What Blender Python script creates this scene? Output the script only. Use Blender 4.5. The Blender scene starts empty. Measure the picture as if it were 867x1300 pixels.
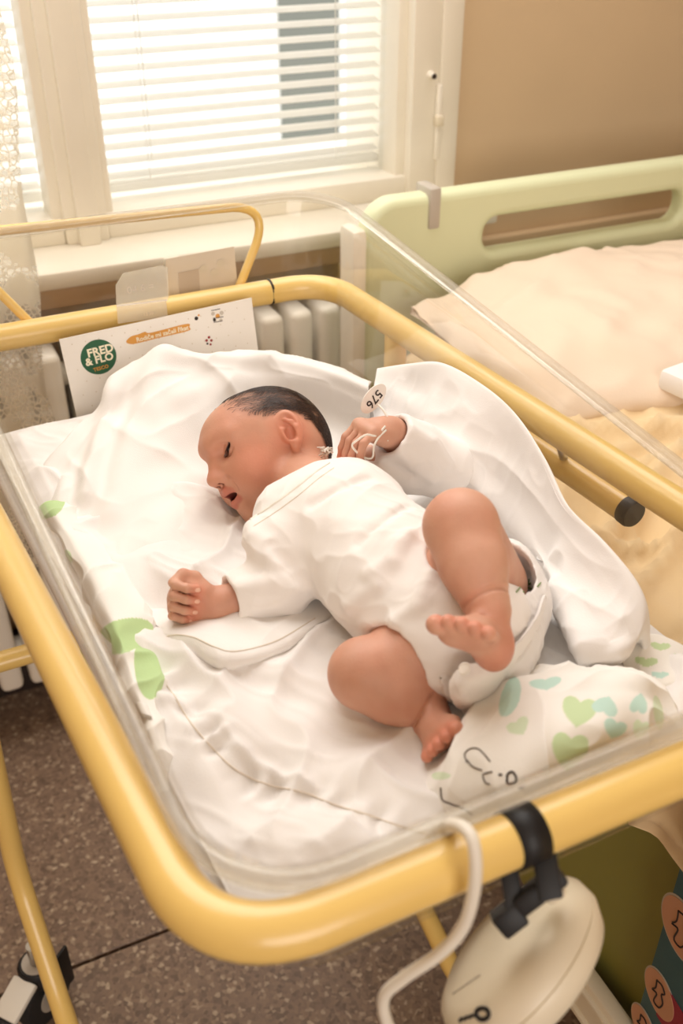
import bpy, bmesh, math, random
import numpy as np
from mathutils import Vector, Matrix
from mathutils.bvhtree import BVHTree
random.seed(4); rng = np.random.default_rng(4)
SC = bpy.context.scene; COL = SC.collection

# ------------------------------------------------------------------ camera, world, lights, exposure
PITCH = math.radians(33.3); YAW = math.radians(29.0); FPX = 1263.9
CAM = np.array([-.0766, -.2686, 1.33])
_H = np.array([math.sin(YAW), math.cos(YAW), 0]); CR = np.array([math.cos(YAW), -math.sin(YAW), 0]); _Z = np.array([0, 0, 1.])
CF = math.cos(PITCH) * _H - math.sin(PITCH) * _Z; CU = math.sin(PITCH) * _H + math.cos(PITCH) * _Z; CB = -CF
cam = bpy.data.cameras.new('camera'); cam.lens = 35; cam.sensor_width = 36; cam.sensor_fit = 'AUTO'; cam.clip_start = .02
cam.dof.use_dof = True; cam.dof.focus_distance = .90; cam.dof.aperture_fstop = 6.0
co = bpy.data.objects.new('camera', cam); COL.objects.link(co)
co.location = CAM; co.rotation_euler = (math.pi / 2 - PITCH, 0, -YAW); SC.camera = co

w = bpy.data.worlds.new('world'); SC.world = w; w.use_nodes = True
w.node_tree.nodes['Background'].inputs[0].default_value = (1, .985, .96, 1)
w.node_tree.nodes['Background'].inputs[1].default_value = 2.0

ROOM_A = math.radians(-4); PIV = np.array([.3, 1.25, 0])     # the room stands 4 degrees off the crib
RT = np.array([[math.cos(ROOM_A), -math.sin(ROOM_A), 0], [math.sin(ROOM_A), math.cos(ROOM_A), 0], [0, 0, 1]])
def RM(p): return RT @ (np.array(p, float) - PIV) + PIV
def area(name, loc, target, sx, sy, power, col):
    l = bpy.data.lights.new(name, 'AREA'); l.shape = 'RECTANGLE'; l.size = sx; l.size_y = sy; l.energy = power; l.color = col
    o = bpy.data.objects.new(name, l); COL.objects.link(o); o.location = loc
    o.rotation_euler = (Vector(target) - Vector(loc)).to_track_quat('-Z', 'Y').to_euler(); return o
area('window_daylight', RM((.45, .98, 2.0)), RM((.40, -.6, .25)), 1.5, 1.15, 25, (1, .98, .955))
area('rear_fill', (-.5, -2.9, 1.75), (.3, .6, .8), 2.0, 1.5, 54, (1, .945, .89))  # added fill light behind the camera, no window is built there
vs = SC.view_settings; vs.view_transform = 'Standard'; vs.look = 'None'; vs.gamma = 1; vs.use_curve_mapping = False; vs.exposure = 0.0
SC.cycles.max_bounces = 8; SC.cycles.transparent_max_bounces = 24; SC.cycles.caustics_reflective = False; SC.cycles.caustics_refractive = False
SC.cycles.use_denoising = True; SC.cycles.sample_clamp_indirect = 4

# ------------------------------------------------------------------ measured points
def ray(x, y): return CF + CR * (x - 433.5) / FPX - CU * (y - 650) / FPX
def P(x, y, t): return CAM + ray(x, y) * t                       # point at a distance along the view
def Wz(x, y, z): r = ray(x, y); return CAM + r * (z - CAM[2]) / r[2]
def Wx(x, y, X): r = ray(x, y); return CAM + r * (X - CAM[0]) / r[0]
BASE0, BASEK = .815, .012                                           # the tilted mattress plane
def M(x, y, d=0):
    r = ray(x, y); t = (CAM[2] - BASE0 - BASEK * CAM[1] - d) / (BASEK * r[1] - r[2]); return CAM + r * t
def Mc(x, y, d=0):                                                 # the same, kept inside the tub walls
    q = M(x, y, d); r = ray(x, y); hi = .434
    if q[0] < .026: q = CAM + r * (.026 - CAM[0]) / r[0]
    if q[0] > hi: q = CAM + r * (hi - CAM[0]) / r[0]
    yb = .734 - .05 * q[0]
    if q[1] > yb: q = CAM + r * (yb - CAM[1]) / r[1]
    return q
def zb(Y): return BASE0 + BASEK * Y
def PX(p):
    v = np.asarray(p) - CAM; z = v @ CF; return 433.5 + FPX * (v @ CR) / z, 650 - FPX * (v @ CU) / z
def c2w(a, b, c): return CR * a + CU * b + CB * c
def lc(x, y, a, b, c):                                             # right / up / towards-the-eye at one point of the view
    t = -nrm(ray(x, y)); r = nrm(np.cross(CU, t)); return r * a + np.cross(t, r) * b + t * c
def nrm(v): v = np.asarray(v, float); return v / np.linalg.norm(v)

# ------------------------------------------------------------------ materials
def lin(r, g, b): return tuple((c / 255 / 12.92 if c <= 10.3 else ((c / 255 + .055) / 1.055) ** 2.4) for c in (r, g, b)) + (1,)
def mat(name, col, rough=.5, bump=0, bscale=300, metal=0, spec=.5, var=0, vscale=20, attr=False, sss=0, weave=0, coat=0, sheen=0):
    m = bpy.data.materials.new(name); m.use_nodes = True; nt = m.node_tree; b = nt.nodes['Principled BSDF']
    b.inputs['Base Color'].default_value = col; b.inputs['Roughness'].default_value = rough; b.inputs['Metallic'].default_value = metal
    b.inputs['Specular IOR Level'].default_value = spec
    if coat: b.inputs['Coat Weight'].default_value = coat; b.inputs['Coat Roughness'].default_value = .12
    if sheen: b.inputs['Sheen Weight'].default_value = sheen
    tc = nt.nodes.new('ShaderNodeTexCoord'); src = None
    if attr:
        a = nt.nodes.new('ShaderNodeAttribute'); a.attribute_name = 'Col'; src = a.outputs['Color']
    if var:
        n = nt.nodes.new('ShaderNodeTexNoise'); n.inputs['Scale'].default_value = vscale; n.inputs['Detail'].default_value = 4
        nt.links.new(tc.outputs['Object'], n.inputs['Vector'])
        mx = nt.nodes.new('ShaderNodeMix'); mx.data_type = 'RGBA'; mx.blend_type = 'MULTIPLY'
        rp = nt.nodes.new('ShaderNodeMapRange'); rp.inputs[1].default_value = .3; rp.inputs[2].default_value = .7; rp.inputs[3].default_value = 1 - var; rp.inputs[4].default_value = 1
        nt.links.new(n.outputs['Fac'], rp.inputs[0])
        mx.inputs[0].default_value = 1
        if src: nt.links.new(src, mx.inputs[6])
        else: mx.inputs[6].default_value = col
        nt.links.new(rp.outputs[0], mx.inputs[7]); src = mx.outputs[2]
    if src: nt.links.new(src, b.inputs['Base Color'])
    prev = None
    if weave:
        for ax in (0, 1):
            wv = nt.nodes.new('ShaderNodeTexWave'); wv.bands_direction = 'XY'[ax]; wv.inputs['Scale'].default_value = weave; wv.inputs['Distortion'].default_value = .6
            nt.links.new(tc.outputs['Object'], wv.inputs['Vector'])
            bp = nt.nodes.new('ShaderNodeBump'); bp.inputs['Strength'].default_value = .10; bp.inputs['Distance'].default_value = .0006
            nt.links.new(wv.outputs['Fac'], bp.inputs['Height'])
            if prev: nt.links.new(prev, bp.inputs['Normal'])
            prev = bp.outputs[0]
    if bump:
        n = nt.nodes.new('ShaderNodeTexNoise'); n.inputs['Scale'].default_value = bscale; n.inputs['Detail'].default_value = 5
        nt.links.new(tc.outputs['Object'], n.inputs['Vector'])
        bp = nt.nodes.new('ShaderNodeBump'); bp.inputs['Strength'].default_value = bump; bp.inputs['Distance'].default_value = .002
        nt.links.new(n.outputs['Fac'], bp.inputs['Height'])
        if prev: nt.links.new(prev, bp.inputs['Normal'])
        prev = bp.outputs[0]
    if prev: nt.links.new(prev, b.inputs['Normal'])
    if sss:
        b.inputs['Subsurface Weight'].default_value = sss; b.inputs['Subsurface Radius'].default_value = (1, .35, .2); b.inputs['Subsurface Scale'].default_value = .0025
    return m
def clear_mat(name, tint, edge, haze=0.0, gl=.06, kind='ShaderNodeBsdfDiffuse'):
    m = bpy.data.materials.new(name); m.use_nodes = True; nt = m.node_tree; nt.nodes.remove(nt.nodes['Principled BSDF'])
    out = nt.nodes['Material Output']; tr = nt.nodes.new('ShaderNodeBsdfTransparent'); tr.inputs[0].default_value = tint
    gs = nt.nodes.new('ShaderNodeBsdfGlossy'); gs.inputs['Roughness'].default_value = gl; gs.inputs[0].default_value = (1, 1, 1, 1)
    df = nt.nodes.new(kind); df.inputs[0].default_value = edge
    lw = nt.nodes.new('ShaderNodeLayerWeight'); lw.inputs[0].default_value = .25
    mr = nt.nodes.new('ShaderNodeMapRange'); mr.inputs[3].default_value = .012; mr.inputs[4].default_value = .18
    nt.links.new(lw.outputs['Fresnel'], mr.inputs[0])
    m1 = nt.nodes.new('ShaderNodeMixShader'); nt.links.new(mr.outputs[0], m1.inputs[0]); nt.links.new(tr.outputs[0], m1.inputs[1]); nt.links.new(gs.outputs[0], m1.inputs[2])
    m2 = nt.nodes.new('ShaderNodeMixShader'); m2.inputs[0].default_value = haze; nt.links.new(m1.outputs[0], m2.inputs[1]); nt.links.new(df.outputs[0], m2.inputs[2])
    nt.links.new(m2.outputs[0], out.inputs[0]); return m
MT = dict(
    yellow=mat('yellow_enamel', lin(245, 207, 122), .32, coat=.3, var=.06, vscale=9),
    acrylic=clear_mat('clear_acrylic', (.975, .97, .955, 1), lin(225, 215, 200), .0, .05),
    acrylic_edge=clear_mat('clear_acrylic_lip', (.95, .94, .92, 1), lin(235, 228, 216), .16, .12),
    black=mat('black_plastic', lin(16, 14, 16), .55),
    rubber=mat('black_rubber', lin(30, 29, 30), .7, .2, 400),
    cotton=mat('white_cotton', lin(240, 235, 231), .95, .12, 900, weave=0, sheen=.15, spec=.15),
    muslin=mat('white_muslin', lin(240, 235, 230), .95, .10, 700, weave=260, sheen=.15, spec=.15),
    printed=mat('printed_cotton', (1, 1, 1, 1), .95, .12, 800, attr=True, sheen=.15, spec=.15),
    jersey=mat('ivory_jersey', lin(245, 239, 234), .95, .10, 1200, sheen=.2, spec=.12),
    rib=mat('ivory_rib', lin(248, 243, 233), .95, .2, 900, spec=.12),
    skin=mat('baby_skin', (1, .7, .5, 1), .5, .12, 420, attr=True, sss=.12, spec=.35, var=.07, vscale=60),
    nail=mat('nail', lin(240, 190, 165), .3),
    hair=mat('dark_hair', lin(58, 40, 30), .35, spec=.6),
    eye=mat('dark_eye', lin(28, 22, 24), .08, spec=.8),
    thread=mat('white_thread', lin(240, 232, 220), .9),
    seam=mat('beige_thread', lin(228, 216, 200), .9),
    duvet=mat('cream_duvet', lin(234, 206, 162), .9, .15, 500, sheen=.15, spec=.15, var=.04, vscale=14),
    pillow=mat('cream_pillow', lin(230, 209, 186), .9, .12, 500, sheen=.15, spec=.15),
    green=mat('pale_green_plastic', lin(222, 226, 186), .42),
    olive=mat('olive_green_plastic', lin(150, 148, 76), .45),
    cream=mat('cream_plastic', lin(232, 220, 196), .4),
    grey=mat('grey_band', lin(190, 180, 166), .5),
    cable=mat('white_cable', lin(236, 228, 214), .5),
    wall=mat('beige_wall_paint', lin(218, 191, 154), .85, .12, 160, var=.05, vscale=5),
    ceil=mat('white_ceiling_paint', lin(240, 230, 215), .9),
    frame=mat('white_gloss_frame', lin(246, 238, 222), .35, .05, 40, var=.03, vscale=12),
    sill_shade=mat('brown_sill_shade', lin(190, 160, 125), .6),
    slat=mat('white_blind_slat', lin(248, 246, 242), .4),
    radiator=mat('white_radiator_enamel', lin(244, 236, 222), .4),
    metal=mat('brushed_steel', lin(190, 185, 178), .3, metal=1),
    paper=mat('white_card', lin(244, 238, 230), .7),
    greycard=mat('grey_card', lin(230, 219, 206), .7),
    logo=mat('green_ink', lin(42, 96, 66), .7), orange=mat('orange_ink', lin(222, 158, 74), .7), cream_ink=mat('cream_ink', lin(250, 240, 214), .7),
    brownink=mat('dark_ink', lin(52, 40, 34), .7), redink=mat('red_ink', lin(150, 50, 44), .7), paleink=mat('pale_grey_ink', lin(205, 195, 182), .7),
    dotink=mat('pale_dot_ink', lin(205, 190, 165), .7),
    teal=mat('teal_card', lin(62, 104, 116), .5), pinkcard=mat('pink_print', lin(214, 160, 128), .6), magenta=mat('magenta_print', lin(160, 50, 70), .6),
    facade=mat('pale_facade', lin(246, 244, 240), .9), darkpane=mat('dark_window_pane', lin(112, 114, 106), .25),
    lid=mat('grey_ink', lin(110, 100, 92), .6),
)
def terrazzo():
    m = mat('terrazzo', lin(126, 102, 84), .45); nt = m.node_tree; b = nt.nodes['Principled BSDF']; tc = nt.nodes['Texture Coordinate']
    v = nt.nodes.new('ShaderNodeTexVoronoi'); v.inputs['Scale'].default_value = 170; v.inputs['Randomness'].default_value = 1
    n = nt.nodes.new('ShaderNodeTexNoise'); n.inputs['Scale'].default_value = 60; n.inputs['Detail'].default_value = 6
    for q in (v, n): nt.links.new(tc.outputs['Object'], q.inputs['Vector'])
    r = nt.nodes.new('ShaderNodeValToRGB'); e = r.color_ramp.elements
    e[0].position = 0; e[0].color = lin(92, 72, 58); e[1].position = 1; e[1].color = lin(232, 210, 180)
    x = r.color_ramp.elements.new(.45); x.color = lin(136, 112, 94); x = r.color_ramp.elements.new(.72); x.color = lin(150, 124, 102)
    sp = nt.nodes.new('ShaderNodeSeparateColor'); nt.links.new(v.outputs['Color'], sp.inputs[0])
    mx = nt.nodes.new('ShaderNodeMath'); mx.operation = 'MULTIPLY_ADD'; mx.inputs[1].default_value = .6
    nt.links.new(sp.outputs[0], mx.inputs[0])
    m2 = nt.nodes.new('ShaderNodeMath'); m2.operation = 'MULTIPLY'; m2.inputs[1].default_value = .45; nt.links.new(n.outputs['Fac'], m2.inputs[0])
    nt.links.new(m2.outputs[0], mx.inputs[2]); nt.links.new(mx.outputs[0], r.inputs[0]); nt.links.new(r.outputs[0], b.inputs['Base Color']); return m
MT['terrazzo'] = terrazzo()
def slat_mat():
    m = mat('white_blind_slat', lin(248, 246, 242), .4); nt = m.node_tree; tl = nt.nodes.new('ShaderNodeBsdfTranslucent'); tl.inputs[0].default_value = lin(252, 250, 246); ms = nt.nodes.new('ShaderNodeMixShader'); ms.inputs[0].default_value = .55
    nt.links.new(nt.nodes['Principled BSDF'].outputs[0], ms.inputs[1]); nt.links.new(tl.outputs[0], ms.inputs[2]); nt.links.new(ms.outputs[0], nt.nodes['Material Output'].inputs[0]); return m
MT['slat'] = slat_mat()
MT['sprig'] = mat('sprig_thread', lin(128, 150, 98), .8)
def lace_mat():
    m = mat('white_lace', lin(246, 240, 228), .9); nt = m.node_tree; b = nt.nodes['Principled BSDF']; tc = nt.nodes['Texture Coordinate']
    v = nt.nodes.new('ShaderNodeTexVoronoi'); v.feature = 'DISTANCE_TO_EDGE'; v.inputs['Scale'].default_value = 120
    n = nt.nodes.new('ShaderNodeTexNoise'); n.inputs['Scale'].default_value = 14; n.inputs['Detail'].default_value = 3
    for q in (v, n): nt.links.new(tc.outputs['Object'], q.inputs['Vector'])
    a = nt.nodes.new('ShaderNodeMath'); a.operation = 'LESS_THAN'; a.inputs[1].default_value = .09; nt.links.new(v.outputs['Distance'], a.inputs[0])
    g = nt.nodes.new('ShaderNodeMath'); g.operation = 'GREATER_THAN'; g.inputs[1].default_value = .54; nt.links.new(n.outputs['Fac'], g.inputs[0])
    o = nt.nodes.new('ShaderNodeMath'); o.operation = 'MAXIMUM'; nt.links.new(a.outputs[0], o.inputs[0]); nt.links.new(g.outputs[0], o.inputs[1])
    mr = nt.nodes.new('ShaderNodeMapRange'); mr.inputs[3].default_value = .3; mr.inputs[4].default_value = .95; nt.links.new(o.outputs[0], mr.inputs[0])
    nt.links.new(mr.outputs[0], b.inputs['Alpha']); tl = nt.nodes.new('ShaderNodeBsdfTranslucent'); tl.inputs[0].default_value = lin(250, 244, 232)
    tp = nt.nodes.new('ShaderNodeBsdfTransparent'); ms = nt.nodes.new('ShaderNodeMixShader'); m3 = nt.nodes.new('ShaderNodeMixShader'); nt.links.new(mr.outputs[0], m3.inputs[0]); nt.links.new(tp.outputs[0], m3.inputs[1]); nt.links.new(tl.outputs[0], m3.inputs[2])
    ms.inputs[0].default_value = .8; nt.links.new(b.outputs[0], ms.inputs[1]); nt.links.new(m3.outputs[0], ms.inputs[2]); nt.links.new(ms.outputs[0], nt.nodes['Material Output'].inputs[0]); return m
MT['lace'] = lace_mat()

# ------------------------------------------------------------------ mesh helpers
def mesh_obj(name, V, F, m, parent=None, smooth=True, col=None):
    me = bpy.data.meshes.new(name); V = np.asarray(V, float)
    if isinstance(F, np.ndarray) and F.ndim == 2:
        n, k = F.shape; me.vertices.add(len(V)); me.vertices.foreach_set('co', V.ravel()); me.loops.add(n * k); me.polygons.add(n)
        me.loops.foreach_set('vertex_index', F.ravel().astype(np.int32)); me.polygons.foreach_set('loop_start', np.arange(0, n * k, k, dtype=np.int32))
        me.update(calc_edges=True); me.validate()
    else: me.from_pydata(V.tolist(), [], [list(f) for f in F]); me.update()
    if col is not None:
        at = me.color_attributes.new('Col', 'FLOAT_COLOR', 'POINT'); c = np.ones((len(V), 4)); c[:, :3] = col; at.data.foreach_set('color', c.ravel())
    if smooth: me.polygons.foreach_set('use_smooth', [True] * len(me.polygons))
    me.materials.append(m); o = bpy.data.objects.new(name, me); COL.objects.link(o)
    if parent is not None: setparent(o, parent)
    return o
def setparent(o, p):
    o.parent = p; o.matrix_parent_inverse = WM(p).inverted()
def WM(o):
    m = Matrix.LocRotScale(o.location, o.rotation_euler, o.scale)
    return m if o.parent is None else WM(o.parent) @ o.matrix_parent_inverse @ m
def empty(name, loc):
    o = bpy.data.objects.new(name, None); COL.objects.link(o); o.location = loc; o.empty_display_size = .05; return o
def tag(o, label=None, cat=None, group=None, kind=None):
    for k, v in (('label', label), ('category', cat), ('group', group), ('kind', kind)):
        if v: o[k] = v
    return o
def thing(name, loc, label, cat, group=None): return tag(empty(name, loc), label, cat, group)
def bm_obj(name, bm, m, parent=None, smooth=False, bevel=0, seg=2):
    if bevel: bmesh.ops.bevel(bm, geom=bm.edges[:], offset=bevel, segments=seg, affect='EDGES', profile=.5)
    me = bpy.data.meshes.new(name); bm.to_mesh(me); bm.free(); me.materials.append(m)
    if smooth or bevel: me.polygons.foreach_set('use_smooth', [True] * len(me.polygons))
    o = bpy.data.objects.new(name, me); COL.objects.link(o)
    if parent is not None: setparent(o, parent)
    return o
def box(name, c, s, m, parent=None, bevel=0, axes=None, xf=None, seg=2):
    bm = bmesh.new(); bmesh.ops.create_cube(bm, size=1)
    for v in bm.verts: v.co = Vector((v.co.x * s[0], v.co.y * s[1], v.co.z * s[2]))
    if bevel: bmesh.ops.bevel(bm, geom=bm.edges[:], offset=bevel, segments=seg, affect='EDGES', profile=.5)
    for v in bm.verts:
        q = np.array(v.co)
        if axes is not None: q = axes[0] * q[0] + axes[1] * q[1] + axes[2] * q[2]
        q = q + np.array(c)
        if xf: q = xf(q)
        v.co = q
    o = bm_obj(name, bm, m, parent)
    if bevel:
        o.data.polygons.foreach_set('use_smooth', [True] * len(o.data.polygons))
        sharp_by_angle(o, 40)
    return o
def sharp_by_angle(o, deg):
    bm = bmesh.new(); bm.from_mesh(o.data)
    for e in bm.edges:
        if len(e.link_faces) == 2 and e.calc_face_angle(0) > math.radians(deg): e.smooth = False
    bm.to_mesh(o.data); bm.free()
def rbox(*a, **k): return box(*a, xf=RM, **k)
def catmull(pts, n, closed=False):
    p = np.asarray(pts, float); N = len(p)
    if closed: q = np.vstack([p[-1], p, p[0], p[1]]); S = N
    else: q = np.vstack([2 * p[0] - p[1], p, 2 * p[-1] - p[-2]]); S = N - 1
    u = np.linspace(0, S, n, endpoint=not closed); i = np.minimum(u.astype(int), S - 1); t = (u - i)[:, None]
    a, b, c, d = q[i], q[i + 1], q[i + 2], q[i + 3]
    return .5 * ((2 * b) + (-a + c) * t + (2 * a - 5 * b + 4 * c - d) * t ** 2 + (-a + 3 * b - 3 * c + d) * t ** 3)
def fillet(pts, r, closed=False, n=8):
    P_ = [np.asarray(p, float) for p in pts]; out = []; N = len(P_)
    for i in range(N):
        if not closed and i in (0, N - 1): out.append(P_[i]); continue
        a, b, c = P_[i - 1], P_[i], P_[(i + 1) % N]; u = nrm(a - b); v = nrm(c - b)
        ang = math.acos(max(-1, min(1, u @ v))); rr = r if np.isscalar(r) else r[i]
        d = min(rr / math.tan(ang / 2), .48 * np.linalg.norm(a - b), .48 * np.linalg.norm(c - b))
        A, B = b + u * d, b + v * d
        for k in range(n + 1):
            t = k / n; out.append(A * (1 - t) ** 2 + b * 2 * t * (1 - t) * .86 + B * t ** 2 + (A + B) / 2 * 2 * t * (1 - t) * .14)
    return np.array(out)
def tube_geo(pts, r, seg=16, closed=False, cap=True):
    p = np.asarray(pts, float); n = len(p); r = np.full(n, r) if np.isscalar(r) else np.asarray(r)
    T = np.roll(p, -1, 0) - np.roll(p, 1, 0)
    if not closed: T[0] = p[1] - p[0]; T[-1] = p[-1] - p[-2]
    T /= np.linalg.norm(T, axis=1)[:, None] + 1e-12
    nv = np.cross(T[0], [0, 0, 1.]); nv = np.cross(T[0], [1., 0, 0]) if np.linalg.norm(nv) < .1 else nv; nv = nrm(nv)
    V = []; an = np.linspace(0, 2 * math.pi, seg, endpoint=False)
    for i in range(n):
        nv = nv - T[i] * (nv @ T[i]); nv = nrm(nv); bv = np.cross(T[i], nv)
        V.append(p[i] + r[i] * (np.cos(an)[:, None] * nv + np.sin(an)[:, None] * bv))
    V = np.vstack(V); F = []
    for i in range(n if closed else n - 1):
        j = (i + 1) % n
        for k in range(seg): F.append((i * seg + k, i * seg + (k + 1) % seg, j * seg + (k + 1) % seg, j * seg + k))
    if cap and not closed: F.append(tuple(range(seg))[::-1]); F.append(tuple(range((n - 1) * seg, n * seg)))
    return V, F
def tube(name, pts, r, m, parent=None, seg=16, closed=False):
    V, F = tube_geo(pts, r, seg, closed); o = mesh_obj(name, V, F, m, parent)
    if not closed: sharp_by_angle(o, 60)
    return o
def lathe(name, prof, c, axis, m, parent=None, seg=48):
    ax = nrm(axis); u = np.cross(ax, [0, 0, 1.]); u = np.cross(ax, [1., 0, 0]) if np.linalg.norm(u) < .1 else u; u = nrm(u); v = np.cross(ax, u)
    an = np.linspace(0, 2 * math.pi, seg, endpoint=False); V = []; F = []
    for r, h in prof: V.append(np.array(c) + ax * h + max(r, 1e-5) * (np.cos(an)[:, None] * u + np.sin(an)[:, None] * v))
    V = np.vstack(V); n = len(prof)
    for i in range(n - 1):
        for k in range(seg): F.append((i * seg + k, i * seg + (k + 1) % seg, (i + 1) * seg + (k + 1) % seg, (i + 1) * seg + k))
    F.append(tuple(range(seg))[::-1]); F.append(tuple(range((n - 1) * seg, n * seg)))
    o = mesh_obj(name, V, F, m, parent); bm = bmesh.new(); bm.from_mesh(o.data); bmesh.ops.recalc_face_normals(bm, faces=bm.faces[:]); bm.to_mesh(o.data); bm.free(); sharp_by_angle(o, 50); return o
def curve_mesh(name, splines, extrude, bev, m, parent, M4):
    c = bpy.data.curves.new(name, 'CURVE'); c.dimensions = '2D'; c.fill_mode = 'BOTH'; c.extrude = extrude; c.bevel_depth = bev; c.bevel_resolution = 4
    for pts in splines:
        s = c.splines.new('POLY'); s.points.add(len(pts) - 1); s.use_cyclic_u = True
        for q, p in zip(s.points, pts): q.co = (p[0], p[1], 0, 1)
    return _conv(name, c, m, parent, M4, True)
def _conv(name, c, m, parent, M4, smooth=False):
    t = bpy.data.objects.new('tmp', c); COL.objects.link(t); dg = bpy.context.evaluated_depsgraph_get(); dg.update()
    me = bpy.data.meshes.new_from_object(t.evaluated_get(dg)); bpy.data.objects.remove(t)
    me.transform(M4); me.materials.clear(); me.materials.append(m); me.name = name
    o = bpy.data.objects.new(name, me); COL.objects.link(o)
    if smooth:
        me.polygons.foreach_set('use_smooth', [True] * len(me.polygons)); sharp_by_angle(o, 45)
    if parent is not None: setparent(o, parent)
    return o
def frame4(o, x, y, z):
    return Matrix(((x[0], y[0], z[0], o[0]), (x[1], y[1], z[1], o[1]), (x[2], y[2], z[2], o[2]), (0, 0, 0, 1)))
def text(name, s, size, m, parent, M4, align='CENTER', bold=0, shear=0):
    c = bpy.data.curves.new(name, 'FONT'); c.body = s; c.size = size; c.align_x = align; c.align_y = 'CENTER'; c.extrude = .00012; c.offset = bold; c.shear = shear; c.resolution_u = 3
    return _conv(name, c, m, parent, M4)

# ------------------------------------------------------------------ noise
def vnoise(p, seed=0):
    p = np.asarray(p, float) + seed * 17.31; i = np.floor(p).astype(np.int64); f = p - i; u = f * f * f * (f * (f * 6 - 15) + 10); out = 0
    def h(a): n = a[:, 0] * 374761393 + a[:, 1] * 668265263 + a[:, 2] * 2147483647; n = (n ^ (n >> 13)) * 1274126177; n = n ^ (n >> 16); return (n & 0xffff) / 32767.5 - 1
    for dx in (0, 1):
        for dy in (0, 1):
            for dz in (0, 1):
                ww = (u[:, 0] if dx else 1 - u[:, 0]) * (u[:, 1] if dy else 1 - u[:, 1]) * (u[:, 2] if dz else 1 - u[:, 2])
                out = out + ww * h(i + np.array([dx, dy, dz]))
    return out
def fbm(p, s, o=3, seed=0): return sum(vnoise(np.asarray(p) * s * 2 ** k, seed + k) * .5 ** k for k in range(o))
def wrinkle(p, d, along, across, seed=0, sharp=1.5, warp=.0):
    """creases running along d: ridged noise stretched along one direction"""
    d = nrm(d); p = np.asarray(p); e = nrm(np.cross(d, [0, 0, 1])); g = np.cross(d, e)
    q = np.stack([p @ d / along, p @ e / across, p @ g / across], 1)
    if warp: q[:, 1] += warp * vnoise(p / along * 1.3, seed + 9)
    return (1 - np.abs(vnoise(q, seed))) ** sharp - .5
def polydist(p, pts):
    """distance in XY to a polyline"""
    d = np.full(len(p), 9.); s = np.zeros(len(p)); acc = 0
    for a, b in zip(pts[:-1], pts[1:]):
        ab = (b - a)[:2]; L = np.linalg.norm(ab); q = p[:, :2] - a[:2]; t = np.clip(q @ ab / (L * L), 0, 1)
        e = np.linalg.norm(q - t[:, None] * ab, axis=1); k = e < d; s = np.where(k, acc + t * L, s); d = np.minimum(d, e); acc += L
    return d, s

# ------------------------------------------------------------------ cloth patches from a net of control points
def vert_normals(V, F):
    a, b, c, d = (V[F[:, k]] for k in range(4)); fn = np.cross(c - a, d - b); N = np.zeros_like(V)
    for k in range(4): np.add.at(N, F[:, k], fn)
    return N / (np.linalg.norm(N, axis=1)[:, None] + 1e-12)
def grid_faces(nu, nv):
    i, j = np.meshgrid(np.arange(nu - 1), np.arange(nv - 1), indexing='ij'); a = (i * nv + j).ravel()
    return np.stack([a, a + 1, a + nv + 1, a + nv], 1)
def net(rows, nu, nv):
    A = np.array([catmull(r, nv) for r in rows])
    return np.stack([catmull(A[:, j], nu) for j in range(nv)], 1).reshape(-1, 3)
def cloth(name, V, nu, nv, m, parent=None, disp=None, thick=.0025, col=None, up=(0, 0, 1), edge_round=True):
    F = grid_faces(nu, nv); N = vert_normals(V, F)
    if (N @ np.array(up)).mean() < 0: F = F[:, ::-1].copy(); N = -N
    if disp is not None: V = V + N * disp(V)[:, None]; N = vert_normals(V, F)
    c = col(V) if col else None
    # bottom skin and rim so that the cloth has a real thickness
    n = len(V); W = np.vstack([V, V - N * thick]); Fb = F[:, ::-1] + n
    idx = np.arange(nu * nv).reshape(nu, nv); loop = np.concatenate([idx[0, :-1], idx[:-1, -1], idx[-1, :0:-1], idx[:0:-1, 0]])
    l2 = np.roll(loop, -1); R = np.stack([loop, l2, l2 + n, loop + n], 1)
    Fa = np.vstack([F, Fb, R]); cc = np.vstack([c, c]) if c is not None else None
    o = mesh_obj(name, W, Fa, m, parent, col=cc)
    return o
def pn(rows, k=1.0): return [[Mc(a, b, c * k) for a, b, c in r] for r in rows]
def bvh(*objs):
    V = []; F = []; k = 0
    for o in objs:
        n = len(o.data.vertices); v = np.empty(n * 3); o.data.vertices.foreach_get('co', v); v = v.reshape(-1, 3); V += [Vector(q) for q in v]
        F += [tuple(x + k for x in p.vertices) for p in o.data.polygons]; k += n
    return BVHTree.FromPolygons(V, F)
def on(tree, x, y):
    r = nrm(ray(x, y)); h = tree.ray_cast(Vector(CAM), Vector(r)); return (None, None) if h[0] is None else (np.array(h[0]), np.array(h[1]))
def stroke(name, tree, pts, r, m, parent, n=None, lift=0, seg=6, closed=False):
    """a thread or pen line laid on a surface, along points measured in the photo"""
    q = catmull([(a, b, 0) for a, b in pts], n or len(pts) * 6, closed); out = []
    for a in q:
        h, nn = on(tree, a[0], a[1])
        if h is not None:
            if nn @ (CAM - h) < 0: nn = -nn
            out.append(h + nn * lift)
    return tube(name, np.array(out), r, m, parent, seg, closed) if len(out) > 2 else None

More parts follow.
